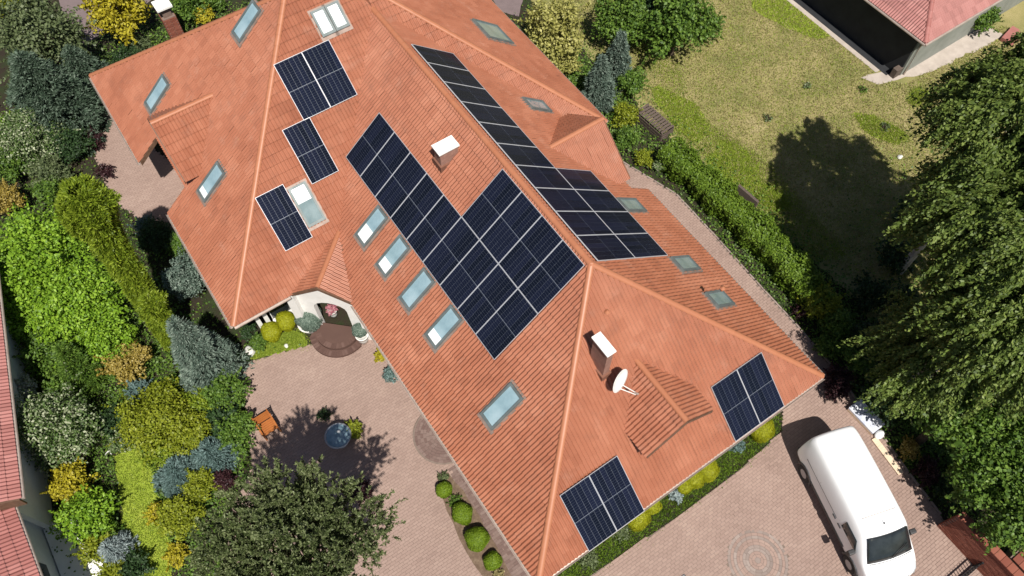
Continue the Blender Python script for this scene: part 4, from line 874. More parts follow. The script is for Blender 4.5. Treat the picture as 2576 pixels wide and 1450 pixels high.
plant('broad', 1658, 420, .3, .3, 'varieg', 'tiny pale plant at the path bend', leaf=.05)
plant('broad', 1780, 70, .6, .8, 'green', 'loose green shrub at the dry lawn edge', leaf=.09)
def hedge(pts, w, h, colr, label, n):
    rng = np.random.default_rng(5); root = empty('hedge', (pts[0][0], pts[0][1], 0)); tag(root, label, 'hedge'); P0 = np.array(pts); o_ = P0[0]
    seg = np.linalg.norm(np.diff(P0, axis=0), axis=1); cum = np.concatenate([[0], np.cumsum(seg)]); t = rng.random(n) * cum[-1]
    cx = np.interp(t, cum, P0[:, 0]) - o_[0]; cy = np.interp(t, cum, P0[:, 1]) - o_[1]; k = np.clip(np.searchsorted(cum, t) - 1, 0, len(seg) - 1); d = np.diff(P0, axis=0)[k] / seg[k][:, None]
    a = rng.uniform(0, 2 * np.pi, n); wob = 1 + .14 * np.sin(t * 2.7) + .10 * np.sin(t * 6.1 + 1) + .06 * np.sin(t * 13 + 2)
    se = np.sign(np.cos(a)) * np.abs(np.cos(a)) ** .6; ce = np.sign(np.sin(a)) * np.abs(np.sin(a)) ** .6; f = 1 - .3 * rng.random(n) ** 2
    lat = se * w / 2 * wob * f; z = np.maximum(h / 2 + ce * h / 2 * wob * f, .03)
    P = np.stack([cx - d[:, 1] * lat, cy + d[:, 0] * lat, z], -1) + rng.normal(0, .03, (n, 3))
    N = unit(np.stack([-d[:, 1] * se, d[:, 0] * se, ce], -1) + rng.normal(0, .5, (n, 3))); U = perp(N, rng); s = .075 * rng.uniform(.6, 1.4, n)
    obj('foliage', leaf_mesh('foliage', quads(P, U, np.cross(N, U), s * 1.3, s * .8), M['leaf_' + colr]), root)
    tb = MB()
    for q in np.arange(.2, cum[-1], .45):
        x_, y_ = np.interp(q, cum, P0[:, 0]) - o_[0], np.interp(q, cum, P0[:, 1]) - o_[1]; tb.tube([(x_, y_, -.02), (x_ + .05, y_ + .04, h * .6)], [.03, .012], 5)
    tb.build('stem', M['bark'], root)
hedge([(15.0, 11.5), (15.15, 9.5), (15.25, 7.5), (15.3, 5.5), (15.2, 3.6), (15.0, 2.4)], 1.15, 1.25, 'hedge', 'long bright green hedge between right path and dry lawn', 38000)
plant('broad', 2062, 762, .6, .75, 'lime', 'yellow green shrub at the lower end of the hedge', leaf=.075)
plant('broad', 2108, 812, .7, .62, 'green', 'green shrub below the hedge end near the path', leaf=.075)
plant('broad', 2082, 872, .4, .5, 'green', 'green shrub right on the path edge near the roof corner', leaf=.07)
plant('broad', 2015, 780, .25, .3, 'red', 'small dark red plant on the right path edge', leaf=.05)
plant('broad', 2112, 955, .5, .55, 'red', 'purple shrub behind the white board', leaf=.06)
plant('broad', 2095, 985, .35, .32, 'red', 'low purple shrub overhanging the driveway corner', leaf=.06)
plant('broad', 2335, 1190, .35, .48, 'red', 'purple brown shrub beside the van', leaf=.06)
plant('broad', 2285, 1128, .3, .40, 'amber', 'dry brown shrub between board and purple shrub', leaf=.06, dens=.7)
plant('broad', 2385, 1228, .4, .5, 'dark', 'dark shrub in front of the brick wall', leaf=.07)
# --- big trees on the right
plant('weeping', 2555, 335, 8.4, 2.3, 'birch', 'tall weeping birch in the top right beyond the dry lawn', 'tree', 'birch_tree', RZ=2.6, H=11, dens=1.9, bark='birch', leaf=.095)
plant('weeping', 2508, 590, 6.8, 2.35, 'birch', 'tall weeping birch over the lower end of the dry lawn', 'tree', 'birch_tree', RZ=2.7, H=10, dens=2.0, bark='birch', leaf=.095)
plant('weeping', 2625, 690, 7.6, 2.0, 'birch', 'added weeping birch between the two tall ones, widening the lawn shadow', 'tree', 'birch_tree', RZ=2.3, H=10, dens=1.5, bark='birch', leaf=.09)  # extra birch, added so the tree shadow reaches further over the lawn
plant('weeping', 2655, 500, 7.4, 2.2, 'birch', 'weeping birch cut off by the right edge', 'tree', 'birch_tree', RZ=2.5, H=10, dens=1.5, bark='birch', leaf=.095)
plant('weeping', 2365, 900, 3.6, 1.75, 'birch', 'lower weeping birch behind the driveway bed', 'tree', 'birch_tree', RZ=2.2, H=6, dens=1.3, bark='birch', leaf=.09)
plant('weeping', 2548, 840, 6.4, 2.0, 'birch', 'weeping birch at the right edge level with the van roof corner', 'tree', 'birch_tree', RZ=2.4, H=7, dens=1.4, bark='birch', leaf=.095)
plant('broad', 2395, 1050, 2.6, 1.25, 'green', 'leafy green tree behind the white board', 'tree', 'tree', RZ=1.7, leaf=.10)
plant('broad', 2510, 1115, 3.0, 1.5, 'green', 'leafy green tree at the right edge above the brick wall', 'tree', 'tree', RZ=1.8, leaf=.105)
plant('broad', 2468, 1215, 2.2, 1.05, 'green', 'leafy green tree right behind the brick wall', 'tree', 'tree', RZ=1.5, leaf=.10)
plant('broad', 2555, 1310, 2.4, 1.1, 'green', 'leafy green tree in the bottom right corner', 'tree', 'tree', RZ=1.6, leaf=.10)
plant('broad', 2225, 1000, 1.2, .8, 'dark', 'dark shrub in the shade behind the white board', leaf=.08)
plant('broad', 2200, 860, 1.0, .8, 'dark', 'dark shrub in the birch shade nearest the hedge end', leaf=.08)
plant('broad', 2190, 735, .6, .7, 'dark', 'dark low shrub added to deepen the shade on the lawn', leaf=.09, dens=.8)  # understory: this and the next three shrubs added to darken the shaded lawn
plant('broad', 2255, 640, .6, .75, 'dark', 'dark low shrub added to deepen the shade near the birch trunks', leaf=.09, dens=.8)
plant('broad', 2285, 770, .7, .8, 'dark', 'dark shrub added to deepen the shade below the tall birch', leaf=.09, dens=.8)
plant('broad', 2300, 540, .6, .7, 'dark', 'dark shrub added to deepen the upper end of the tree shade', leaf=.09, dens=.8)
plant('broad', 2150, 905, .8, .6, 'green', 'mid green shrub between path and birch shade', leaf=.075)
plant('broad', 2475, 48, .7, .75, 'green', 'round green shrub by the right neighbour house', leaf=.09)
# small weeds on the dry lawn
for i, (px_, py_, c_) in enumerate([(2032, 215, 'varieg'), (2170, 225, 'green'), (1932, 298, 'olive'), (2225, 320, 'olive')]):
    plant('broad', px_, py_, .08, .24, c_, 'low weed clump on the dry lawn, %s' % ['pale flowered one below the dark wall', 'green one at the concrete path corner', 'dull one in the middle', 'dull one at the tree shade'][i], leaf=.07, dens=.35, RZ=.12, group='weeds on the dry lawn')
# grass blades
NOGRASS = [[(26.4, 9.4), (26.4, 30), (40, 30), (40, 8.6), (27, 8.6)], wpoly([(2165, 195), (2235, 178), (2290, 158), (2420, 88), (2470, 62), (2530, 90), (2450, 130), (2330, 185), (2262, 200), (2210, 215)])]
def blades(name, polys, n, colr, h, label, z=.015, excl=None):
    P = []
    tot = 0
    for poly in polys:
        A = np.array(poly); lo, hi = A.min(0), A.max(0); k = int(n / len(polys) * 2.2)
        q = RNG.uniform(lo, hi, (k, 2)); q = q[inpoly(q[:, 0], q[:, 1], poly)]; P.append(q + RNG.normal(0, .14, q.shape) * (RNG.random((len(q), 1)) < .5))
    P = np.concatenate(P)
    for ex in NOGRASS: P = P[~inpoly(P[:, 0], P[:, 1], ex)]
    pr = project(np.c_[P, np.zeros(len(P))]); P = P[(pr[:, 0] > -40) & (pr[:, 0] < 2620) & (pr[:, 1] > -40) & (pr[:, 1] < 1500)]
    m_ = len(P); P3 = np.c_[P, np.full(m_, z)]
    U = unit(np.c_[RNG.normal(0, .95, (m_, 2)), np.ones(m_)]); Vv = perp(U, RNG); L = h * RNG.uniform(.5, 1.5, m_)
    o = obj(name, leaf_mesh(name, quads(P3 + U * (L * .5)[:, None], U, Vv, L, .028), M['leaf_' + colr])); tag(o, label, 'grass', kind='stuff')
blades('dry_grass', [[(16.4, 15), (16.8, 5), (18, -2), (32, -2), (34, 8), (30, 20), (22, 30), (16.4, 22)]], 68000, 'straw', .10, 'dry straw coloured grass on the right lawn')
blades('dry_grass_green', [[(16.4, 15), (16.8, 5), (18, -2), (32, -2), (34, 8), (30, 20), (22, 30), (16.4, 22)]], 52000, 'grass', .08, 'green grass scattered through the dry lawn')
blades('hedge_side_grass', [[(16.2, 13.5), (16.7, 4), (18.0, 3.5), (18.6, 9), (17.6, 13.8)], [(17.5, 13.5), (18.4, 14), (22, 22), (19, 24)]], 16000, 'grass', .085, 'fresh green grass on the hedge side of the dry lawn')
blades('green_grass', GREEN, 22000, 'grass', .075, 'bright green grass of the fresh lawn patches')
blades('garden_grass', [P_LAWN, P_ENTRY], 16000, 'grass', .06, 'short green grass of the left garden lawn')
blades('bed_grass', [P_FRONT], 7000, 'hedge', .09, 'green turf along the front bed')
# leaf litter and ground cover under the plants
gc = []
for (cx, cy, rx, ry, k) in [(-8.5, 18, 4, 9, 26000), (-8, 10, 4, 5, 14000), (15.5, 4, 1.6, 9, 14000), (15, -4, 2.4, 4, 8000), (14.5, 17, 2, 5, 10000), (-1, 30, 6, 3, 10000), (22, 0, 6, 5, 6000)]:
    q = RNG.normal(0, .5, (k, 2)) * np.array((rx, ry)) + np.array((cx, cy)); gc.append(q)
q = np.concatenate(gc); ok = np.ones(len(q), bool)
for poly in (P_DRIVE, P_COURT, P_LPATH, P_LAWN, P_TOPL, P_TOPR): ok &= ~inpoly(q[:, 0], q[:, 1], poly)
q = q[ok]; n = len(q); N = unit(np.c_[RNG.normal(0, .5, (n, 2)), np.ones(n)]); U = perp(N, RNG); s = .09 * RNG.uniform(.5, 1.5, n)
o = obj('ground_cover', leaf_mesh('ground_cover', quads(np.c_[q, RNG.uniform(.02, .32, n) * RNG.random(n)], U, np.cross(N, U), s, s * .7), M['leaf_green'])); tag(o, 'low leafy ground cover under the garden plants', 'ground cover', kind='stuff')

# ------------------------------------------------------------------ neighbour houses
tile_r_me = npmesh('tile', TV * np.array((1, 1, .8)), TF, M['redtile'])
def tile_patch(S, pts, root, mat, me, cap_n=140):
    pts = [np.array(p, float) for p in pts]; ab = np.array([S.ab(p) for p in pts])
    area = sum(ab[i][0] * ab[(i + 1) % len(ab)][1] - ab[(i + 1) % len(ab)][0] * ab[i][1] for i in range(len(ab)))
    if area < 0: ab = ab[::-1]; pts = pts[::-1]
    ro = np.array(root.location)
    so = MB().slab([tuple(p - S.n * .012 - ro) for p in pts], -S.n * .12).build('roof_slope', M['deck'], root)
    E = [(ab[i], ab[(i + 1) % len(ab)]) for i in range(len(ab))]; lo, hi = ab.min(0), ab.max(0)
    ii, jj = np.meshgrid(np.arange(int((hi[0] - lo[0]) / TW) + 2), np.arange(int((hi[1] - lo[1]) / TC) + 2)); A = (lo[0] + ii * TW).ravel(); B = (lo[1] - .04 + jj * TC).ravel()
    cor = np.stack([np.stack([A + da, B + db], -1) for da, db in ((0, .04), (TW, .04), (TW, TC), (0, TC))], 1)
    sd = np.stack([((e1[0] - e0[0]) * (cor[..., 1] - e0[1]) - (e1[1] - e0[1]) * (cor[..., 0] - e0[0])) / np.linalg.norm(e1 - e0) for e0, e1 in E], -1)
    full = (sd >= -.002).all((1, 2)); out = ((sd < .001).all(1)).any(1); cross = ~full & ~out; R3 = np.stack([S.ea, S.eb, S.n])
    W3 = (np.stack([A + TW / 2, B + .17, 0 * A], -1) @ R3) + S.O; q = project(W3); vis = (q[:, 0] > -10) & (q[:, 0] < 2590) & (q[:, 1] > -10) & (q[:, 1] < 1460)
    ind = np.where(full & vis)[0][:cap_n]; inds = set(ind.tolist())
    for k in ind:
        o = obj('tile', me, so); mm = S.mat(A[k], B[k]); mm.translation -= Vector(ro); o.matrix_basis = mm
    rest = [k for k in np.where((full | cross))[0] if k not in inds]
    if rest:
        L = (TV[None] * np.array((1, 1, .8)) + np.stack([A[rest], B[rest], 0 * B[rest]], -1)[:, None]).reshape(-1, 3)
        tm = npmesh('tmp', L, (TF[None] + (np.arange(len(rest)) * len(TV))[:, None, None]).reshape(-1, 4)); bm = bmesh.new(); bm.from_mesh(tm)
        for e0, e1 in E:
            nrm = Vector((e1[1] - e0[1], -(e1[0] - e0[0]), 0)).normalized(); p0 = Vector((e0[0], e0[1], 0)) + nrm * .045
            bmesh.ops.bisect_plane(bm, geom=bm.verts[:] + bm.edges[:] + bm.faces[:], plane_co=p0, plane_no=nrm, clear_outer=True)
        bmesh.ops.triangulate(bm, faces=bm.faces[:]); bm.verts.ensure_lookup_table()
        V = np.array([v.co for v in bm.verts]).reshape(-1, 3); F = np.array([[v.index for v in f.verts] for f in bm.faces], int).reshape(-1, 3); bm.free(); bpy.data.meshes.remove(tm)
        o = obj('roof_tiles', npmesh('roof_tiles', (V @ R3) + S.O - ro, F, mat), root); o['kind'] = 'stuff'
def caps(root, p0, p1, mat_me):
    ro = Vector(root.location); p0 = Vector(p0) - ro; p1 = Vector(p1) - ro; d = p1 - p0; L = d.length; d.normalize(); n = max(1, round(L / .36)); x = d.cross(Vector((0, 0, 1))).normalized(); z = x.cross(d); s = L / n / .36
    for k in range(n):
        c = p0 + d * (L * k / n) + z * .03; o = obj('ridge_tile', mat_me, root)
        o.matrix_basis = Matrix(((x.x, d.x * s, z.x, c.x), (x.y, d.y * s, z.y, c.y), (x.z, d.z * s, z.z, c.z), (0, 0, 0, 1)))
cap_red = cap_me.copy(); cap_red.materials.clear(); cap_red.materials.append(M['redtile'])
nx, ny, nz, np_ = 26.76, 8.71, 2.6, .73
NH = empty('neighbour_house', (30, 12, 0)); tag(NH, 'neighbour house with pinkish red hip roof and dark side wall, top right', 'house')
S1 = Slope('nh', (nx, ny, nz), (0, -1, 0), (1, 0, np_)); S2 = Slope('nh', (nx, ny, nz), (1, 0, 0), (0, 1, np_))
tile_patch(S1, [(nx, ny, nz), (nx, 22, nz), (nx + 4.5, 22, nz + 4.5 * np_), (nx + 4.5, ny + 4.5, nz + 4.5 * np_)], NH, M['redtile'], tile_r_me)
tile_patch(S2, [(nx, ny, nz), (38, ny, nz), (38, ny + 4.5, nz + 4.5 * np_), (nx + 4.5, ny + 4.5, nz + 4.5 * np_)], NH, M['redtile'], tile_r_me)
caps(NH, (nx, ny, nz), (nx + 4.5, ny + 4.5, nz + 4.5 * np_), cap_red)
hb = lambda mb, name, mt: (mb.build(name, mt, NH))
def rel(a, r=(30, 12, 0)): return tuple(a[i] - r[i] for i in range(3))
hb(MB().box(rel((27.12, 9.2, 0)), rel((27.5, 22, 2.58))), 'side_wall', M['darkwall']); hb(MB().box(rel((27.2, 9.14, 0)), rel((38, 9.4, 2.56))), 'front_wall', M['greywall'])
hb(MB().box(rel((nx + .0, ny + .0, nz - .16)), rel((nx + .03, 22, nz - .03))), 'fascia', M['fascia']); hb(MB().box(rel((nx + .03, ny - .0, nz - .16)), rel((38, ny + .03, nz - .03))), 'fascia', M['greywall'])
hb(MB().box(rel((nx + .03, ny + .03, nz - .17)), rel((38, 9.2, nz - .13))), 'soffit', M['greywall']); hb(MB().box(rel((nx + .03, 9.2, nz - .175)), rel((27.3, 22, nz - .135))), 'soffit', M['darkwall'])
hb(MB().tube([rel((nx + .12, ny + .02, nz - .12)), rel((27.4, 9.08, 2.1)), rel((27.4, 9.08, .05))], .045, 8), 'downpipe', M['gutter'])
hb(MB().tube([rel((nx - .06, ny - .06, nz - .07)), rel((nx - .06, 22, nz - .07))], .055, 8), 'gutter', M['gutter']); hb(MB().tube([rel((nx - .06, ny - .06, nz - .07)), rel((38, ny - .06, nz - .07))], .055, 8), 'gutter', M['gutter'])
an = MB().tube([rel((27.1, 14.6, 1.0)), rel((26.9, 14.5, 2.1))], .03, 6).tube([rel((27.1, 15.2, 1.4)), rel((26.9, 15.1, 2.4))], .03, 6).tube([rel((27.0, 14.55, 1.7)), rel((26.98, 15.15, 1.9))], .03, 6); hb(an, 'wall_bracket', M['steel'])
o = MB().box((-.22, -.13, 0), (.22, .13, .5)).build('storage_box', M['oldwood'], bevel=.02); o.location = (27.0, 9.3, 0.02); tag(o, 'small brown box at the foot of the neighbour corner', 'box')
# left neighbour house, two roof levels
LH = empty('neighbour_house', (-15, 12, 0)); tag(LH, 'neighbour house with red ribbed tile roof and shaded white wall, left edge', 'house')
la, lb_ = np.array((-10.35, 17.6, 3.1)), np.array((-11.72, 10.95, 3.1)); ld = (la - lb_) / np.linalg.norm(la - lb_); lin = np.array((-ld[1], ld[0], 0)); lin = lin if lin[0] < 0 else -lin
SL = Slope('lh', lb_, -ld if np.cross(-ld, lin)[2] > 0 else ld, lin + np.array((0, 0, .55)))
tile_patch(SL, [lb_, la + ld * 3, la + ld * 3 + (lin + np.array((0, 0, .55))) * 5, lb_ + (lin + np.array((0, 0, .55))) * 5], LH, M['redtile'], tile_r_me)
SL2 = Slope('lh', (-12.12, 5.5, 2.75), (0, 1, 0), (-1, 0, .55))
tile_patch(SL2, [(-12.12, 4, 2.75), (-12.12, 11.4, 2.75), (-17, 11.4, 2.75 + 4.88 * .55), (-17, 4, 2.75 + 4.88 * .55)], LH, M['redtile'], tile_r_me)
def lrel(p): return (p[0] + 15, p[1] - 12, p[2])
wA, wB = lb_ + lin * .5, la + ld * 3 + lin * .5
MB().slab([lrel((wA[0], wA[1], 0)), lrel((wB[0], wB[1], 0)), lrel((wB[0], wB[1], 3.1)), lrel((wA[0], wA[1], 3.1))], tuple(lin * .2)).build('wall', M['stucco'], LH)
MB().box(lrel((-12.9, 4, 0)), lrel((-12.55, 11.3, 2.75))).build('wall', M['stucco'], LH)
e0 = lb_ + np.array((0, 0, .03)); e1 = lb_ + (lin + np.array((0, 0, .55))) * 1.6
MB().slab([lrel(e0), lrel(e1), lrel(e1 - np.array((0, 0, .9))), lrel(e0 - np.array((0, 0, .45)))], tuple(-ld * .06)).build('end_board', M['fascia'], LH)
MB().box(lrel((-12.13, 4, 2.56)), lrel((-12.10, 11.4, 2.72))).build('fascia', M['fascia'], LH)
MB().tube([lrel((-12.06, 4, 2.68)), lrel((-12.06, 11.3, 2.68))], .055, 8).build('gutter', M['gutter'], LH)
a_, b_ = lb_ - lin * .07, la - lin * .07 + ld * 3; MB().tube([lrel((a_[0], a_[1], 3.03)), lrel((b_[0], b_[1], 3.03))], .055, 8).build('gutter', M['gutter'], LH)
MB().box(lrel((-12.56, 8.6, .9)), lrel((-12.50, 9.6, 2.0))).build('window', M['dglass'], LH)
o = MB().prism([(-12.5, 7.0), (-11.2, 7.0), (-11.0, 8.6), (-11.3, 11.2), (-12.5, 11.2)], .0, .14).build('terrace_slab', M['whitecap']); tag(o, 'white shaded terrace slab beside the left neighbour house', 'terrace')

# ------------------------------------------------------------------ satellite dish
D0 = np.array((4.78, 2.98, HE + 2.98 * (ZR - HE) / H1))
dish = empty('satellite_dish', tuple(D0)); tag(dish, 'white satellite dish on a short mast below the narrow chimney', 'satellite dish')
MB().tube([(0, 0, -.02), (0, 0, .55)], .025, 8).build('mast', M['steel'], dish)
rot = Matrix.Translation((0, -.06, .62)) @ Vector((.28, -.85, .22)).normalized().to_track_quat('Z', 'Y').to_matrix().to_4x4()
R_ = .38; prof = [(R_ * k / 6, .09 * (k / 6) ** 2) for k in range(7)]; mb = MB(); sg_ = 26; vs = []
for r, z in prof: vs += [tuple(rot @ Vector((r * math.cos(2 * math.pi * k / sg_), r * 1.08 * math.sin(2 * math.pi * k / sg_), z))) for k in range(sg_)]
mb.add(vs, [(i * sg_ + k, i * sg_ + (k + 1) % sg_, (i + 1) * sg_ + (k + 1) % sg_, (i + 1) * sg_ + k) for i in range(6) for k in range(sg_)])
ob_ = mb.build('reflector', M['dish'], dish, True); md = ob_.modifiers.new('thick', 'SOLIDIFY'); md.thickness = .012
for sx in (-.07, .07): MB().tube([tuple(rot @ Vector((sx, -.34, .08))), tuple(rot @ Vector((sx * .4, -.26, .62)))], .016, 6).build('feed_arm', M['dish'], dish)
MB().tube([tuple(rot @ Vector((0, -.27, .56))), tuple(rot @ Vector((0, -.2, .68)))], [.035, .03], 8).build('receiver', M['gutter'], dish)
# roof vents
for i, (S_, x_, y_) in enumerate(((FH, 5.55, 4.55), (FH, 9.35, 3.5))):
    z_ = HE + y_ * (ZR - HE) / H1
    o = MB().lathe([(.05, 0), (.05, .12), (.09, .13), (.02, .2)], (0, 0, 0), 12).build('roof_vent', M['ridge']); o.location = (x_, y_, z_ + .02); tag(o, 'small clay roof vent %s' % ('near the top of the front slope' if i == 0 else 'above the right panel pair'), 'roof vent', 'clay roof vents')

# ------------------------------------------------------------------ the van
vd = Vector((-.295, -.955, 0)).normalized(); vang = math.atan2(vd.y, vd.x)
van = empty('van', (11.05 - vd.x * .10, -1.53 - vd.y * .10, .055), vang); tag(van, 'white panel van parked on the brick driveway', 'van')
ST = [(.00, .80, .45, 1.55), (.03, .86, .32, 1.84), (.14, .93, .28, 1.955), (.6, .955, .26, 1.985), (1.6, .96, .26, 1.995), (2.6, .96, .26, 1.99), (3.30, .96, .26, 1.955), (3.58, .96, .26, 1.895), (3.86, .96, .26, 1.64), (4.22, .955, .26, 1.29), (4.52, .93, .27, 1.13), (4.78, .865, .28, .98), (4.93, .76, .32, .80), (4.99, .62, .42, .62)]
rows = []
for x, w, zb, zt in ST:
    body = zt > 1.5
    sec = [(0, zb), (w * .8, zb), (w, zb + .16), (w * 1.0, min(.72, zb + (zt - zb) * .5)), (w * .995, min(1.12, zb + (zt - zb) * .80)), (w * (.925 if body else .97), zb + (zt - zb) * (.80 if body else .90)), (w * (.815 if body else .90), zb + (zt - zb) * .972), (w * (.60 if body else .62), zt - .004), (w * .3, zt + .012), (0, zt + .016)]
    rows.append([(x - (.10 * (abs(y) / max(w, .1)) ** 2 if x > 3.4 else 0) + (.05 * (abs(y)) ** 2 if x < .1 else 0), y, z) for y, z in sec])
mb = MB(); ns_ = len(ST); k_ = 10
vs = [p for r in rows for p in r] + [(p[0], -p[1], p[2]) for r in rows for p in r]; off = ns_ * k_; fs = []
for i in range(ns_ - 1):
    for j in range(k_ - 1):
        a, b, c, d = i * k_ + j, i * k_ + j + 1, (i + 1) * k_ + j + 1, (i + 1) * k_ + j; fs.append((a, b, c, d)); fs.append((off + b, off + a, off + d, off + c))
fs.append(tuple(range(k_ - 1, -1, -1))); fs.append(tuple(off + j for j in range(k_))); e_ = (ns_ - 1) * k_; fs.append(tuple(e_ + j for j in range(k_))); fs.append(tuple(off + e_ + j for j in range(k_ - 1, -1, -1)))
mb.add(vs, fs); body = mb.build('body', M['white'], van, True)
bm = bmesh.new(); bm.from_mesh(body.data); bmesh.ops.remove_doubles(bm, verts=bm.verts[:], dist=.0005); bmesh.ops.recalc_face_normals(bm, faces=bm.faces[:]); bm.to_mesh(body.data); bm.free()
sm = body.modifiers.new('s', 'SUBSURF'); sm.levels = 2; sm.render_levels = 2
def strip(name, mat, grid, parent=van, th=.012):
    n, m_ = len(grid), len(grid[0]); o = MB().add([p for r in grid for p in r], [(i * m_ + j, i * m_ + j + 1, (i + 1) * m_ + j + 1, (i + 1) * m_ + j) for i in range(n - 1) for j in range(m_ - 1)]).build(name, mat, parent, True)
    md = o.modifiers.new('t', 'SOLIDIFY'); md.thickness = th; md.offset = 0; return o
def wz(x): return float(np.interp(x, [s[0] for s in ST], [s[3] for s in ST]))
def ww(x): return float(np.interp(x, [s[0] for s in ST], [s[1] for s in ST]))
strip('windshield', M['dglass'], [[(x + .01 - .10 * (abs(u) * hw / .96) ** 2, u * hw, wz(x) + .034 - .018 * abs(u) ** 2.5 - (.004 if abs(u) < .99 else .02)) for u in np.linspace(-1, 1, 11)] for x, hw in zip(np.linspace(3.60, 4.26, 8), np.linspace(.70, .80, 8))], th=.01)
for s in (-1, 1):
    def sp(x, z, o_=.012): 
        w_ = ww(x); return (x - .05 * max(0, x - 3.3), s * (float(np.interp(z, [.5, 1.15, 1.60, 1.92], [w_, w_ * .99, w_ * .925, w_ * .81])) + o_ - .012), z)
    strip('side_window', M['dglass'], [[sp(x, z, .016) for x in np.linspace(2.86, 3.50 + (1.56 - z) * .75, 6)] for z in np.linspace(1.17, 1.56, 4)], th=.008)
    for x0 in (1.42, 2.70): strip('door_seam', M['plastic'], [[sp(x0, z, .006), sp(x0 + .022, z, .006)] for z in np.linspace(.42, 1.72, 6)], th=.004)
    strip('slide_rail', M['plastic'], [[sp(x, 1.09, .006) for x in np.linspace(.55, 2.6, 8)], [sp(x, 1.115, .006) for x in np.linspace(.55, 2.6, 8)]], th=.01)
    strip('side_moulding', M['plastic'], [[sp(x, z, .012) for x in np.linspace(.95, 3.45, 6)] for z in (.50, .62)], th=.02)
    for x0 in (2.52, 2.84): MB().box((-.09, -.02, -.02), (.09, .02, .02), Matrix.Translation(sp(x0, 1.02, .02))).build('door_handle', M['plastic'], van, bevel=.008)
    mr = MB().box((-.08, -.11, -.11), (.08, .11, .13), Matrix.Translation((3.72, s * 1.10, 1.20))).build('mirror', M['plastic'], van, bevel=.04); MB().tube([(3.70, s * .92, 1.15), (3.72, s * 1.06, 1.16)], .03, 6).build('mirror_arm', M['plastic'], mr)
    strip('headlight', M['lamp'], [[(x - .10 * (yy / .95) ** 2 + .012, s * yy, wz(x) + .012 - dz) for x, yy, dz in ((4.60, .80, .06), (4.75, .78, .06), (4.86, .70, .06))], [(x - .10 * (yy / .95) ** 2 + .03, s * yy, wz(x) - dz) for x, yy, dz in ((4.62, .88, .14), (4.78, .83, .15), (4.90, .72, .15))]], th=.02)
    for wx in (.84, 3.99):
        w = empty('wheel', (wx, s * .86, .315), 0, van); w.rotation_euler = (-math.pi / 2 * s, 0, 0)
        MB().lathe([(.20, -.10), (.30, -.10), (.33, -.07), (.335, 0), (.33, .07), (.30, .10), (.20, .10)], (0, 0, 0), 26).build('tyre', M['rubber'], w, True)
        rm = MB().lathe([(.21, .04), (.21, .085), (.17, .10), (.06, .11), (.0, .112)], (0, 0, 0), 20)
        rm.build('rim', M['rim'], w)
        arch_ = MB(); arch_.add([(wx + r * math.cos(t), s * (.945 + .02), .315 + r * math.sin(t)) for r in (.36, .43) for t in np.linspace(0, math.pi, 13)], [(i, i + 1, 14 + i, 13 + i) for i in range(12)]); q_ = arch_.build('wheel_arch', M['plastic'], van); md = q_.modifiers.new('t', 'SOLIDIFY'); md.thickness = .03; md.offset = 0
strip('grille', M['plastic'], [[(4.90 - .10 * (yy / .8) ** 2 + .012, yy, .80 - dz) for yy in np.linspace(-.5, .5, 7)] for dz in (0, .09)], th=.03)
MB().box((4.80, -.62, .33), (5.02, .62, .52)).build('bumper', M['plastic'], van, bevel=.05)
for x0 in (2.95,): strip('roof_seam', M['gutter'], [[(x0, yy, wz(x0) + .0165 - .02 * abs(yy / .6) ** 3) for yy in np.linspace(-.6, .6, 9)], [(x0 + .014, yy, wz(x0) + .0165 - .02 * abs(yy / .6) ** 3) for yy in np.linspace(-.6, .6, 9)]], th=.006)
for s in (-1, 1): strip('wiper', M['plastic'], [[(4.27, s * .05 + .0, wz(4.27) + .05), (4.0, s * .05 + .55 * 1, wz(4.0) + .06)], [(4.285, s * .05, wz(4.27) + .05), (4.015, s * .05 + .56, wz(4.0) + .06)]], th=.012)
MB().box((5.0, -.26, .40), (5.025, .26, .50)).build('number_plate', M['blind'], van)
strip('bonnet_seam', M['plastic'], [[(4.30 - .10 * (yy / .95) ** 2, yy, wz(4.30) + .022 - .012 * abs(yy / .7) ** 2) for yy in np.linspace(-.74, .74, 9)], [(4.315 - .10 * (yy / .95) ** 2, yy, wz(4.315) + .022 - .012 * abs(yy / .7) ** 2) for yy in np.linspace(-.74, .74, 9)]], th=.006)
MB().tube([(3.3, 0, 1.95), (3.24, 0, 2.12)], [.02, .006], 6).build('aerial', M['plastic'], van)
MB().box((-.03, -.78, .30), (.10, .78, .50)).build('rear_bumper', M['plastic'], van, bevel=.03)

# ------------------------------------------------------------------ things beside the van
bd = empty('wrapped_board', (13.35, -1.68, .06)); tag(bd, 'large white wrapped board lying beside the van rear', 'board')
MB().box((-.31, -.62, .12), (.31, .56, .22)).build('board', M['bluefoil'], bd, bevel=.012); MB().box((-.31, -.60, .0), (-.26, .54, .12)).build('leg', M['plank'], bd); MB().box((.24, -.60, .0), (.29, .54, .12)).build('leg', M['plank'], bd)
o = MB().box((-.11, -.72, 0), (.11, .72, .05)).build('plank', M['plank'], bevel=.006); o.location = (12.95, -3.15, .06); o.rotation_euler = (0, 0, -.13); tag(o, 'pale wooden plank lying between the van and the bed', 'plank')
mbx = MB(); rr = np.random.default_rng(3); mbx.lathe([(.16, 0), (.22, .06), (.19, .15), (.08, .22), (.03, .24)], (0, 0, 0), 10)
o = mbx.build('plastic_bag', M['blind'], None, True); o.location = (13.28, -2.45, .06); o.scale = (1, .7, .8); tag(o, 'crumpled white bag at the foot of the wrapped board', 'bag')
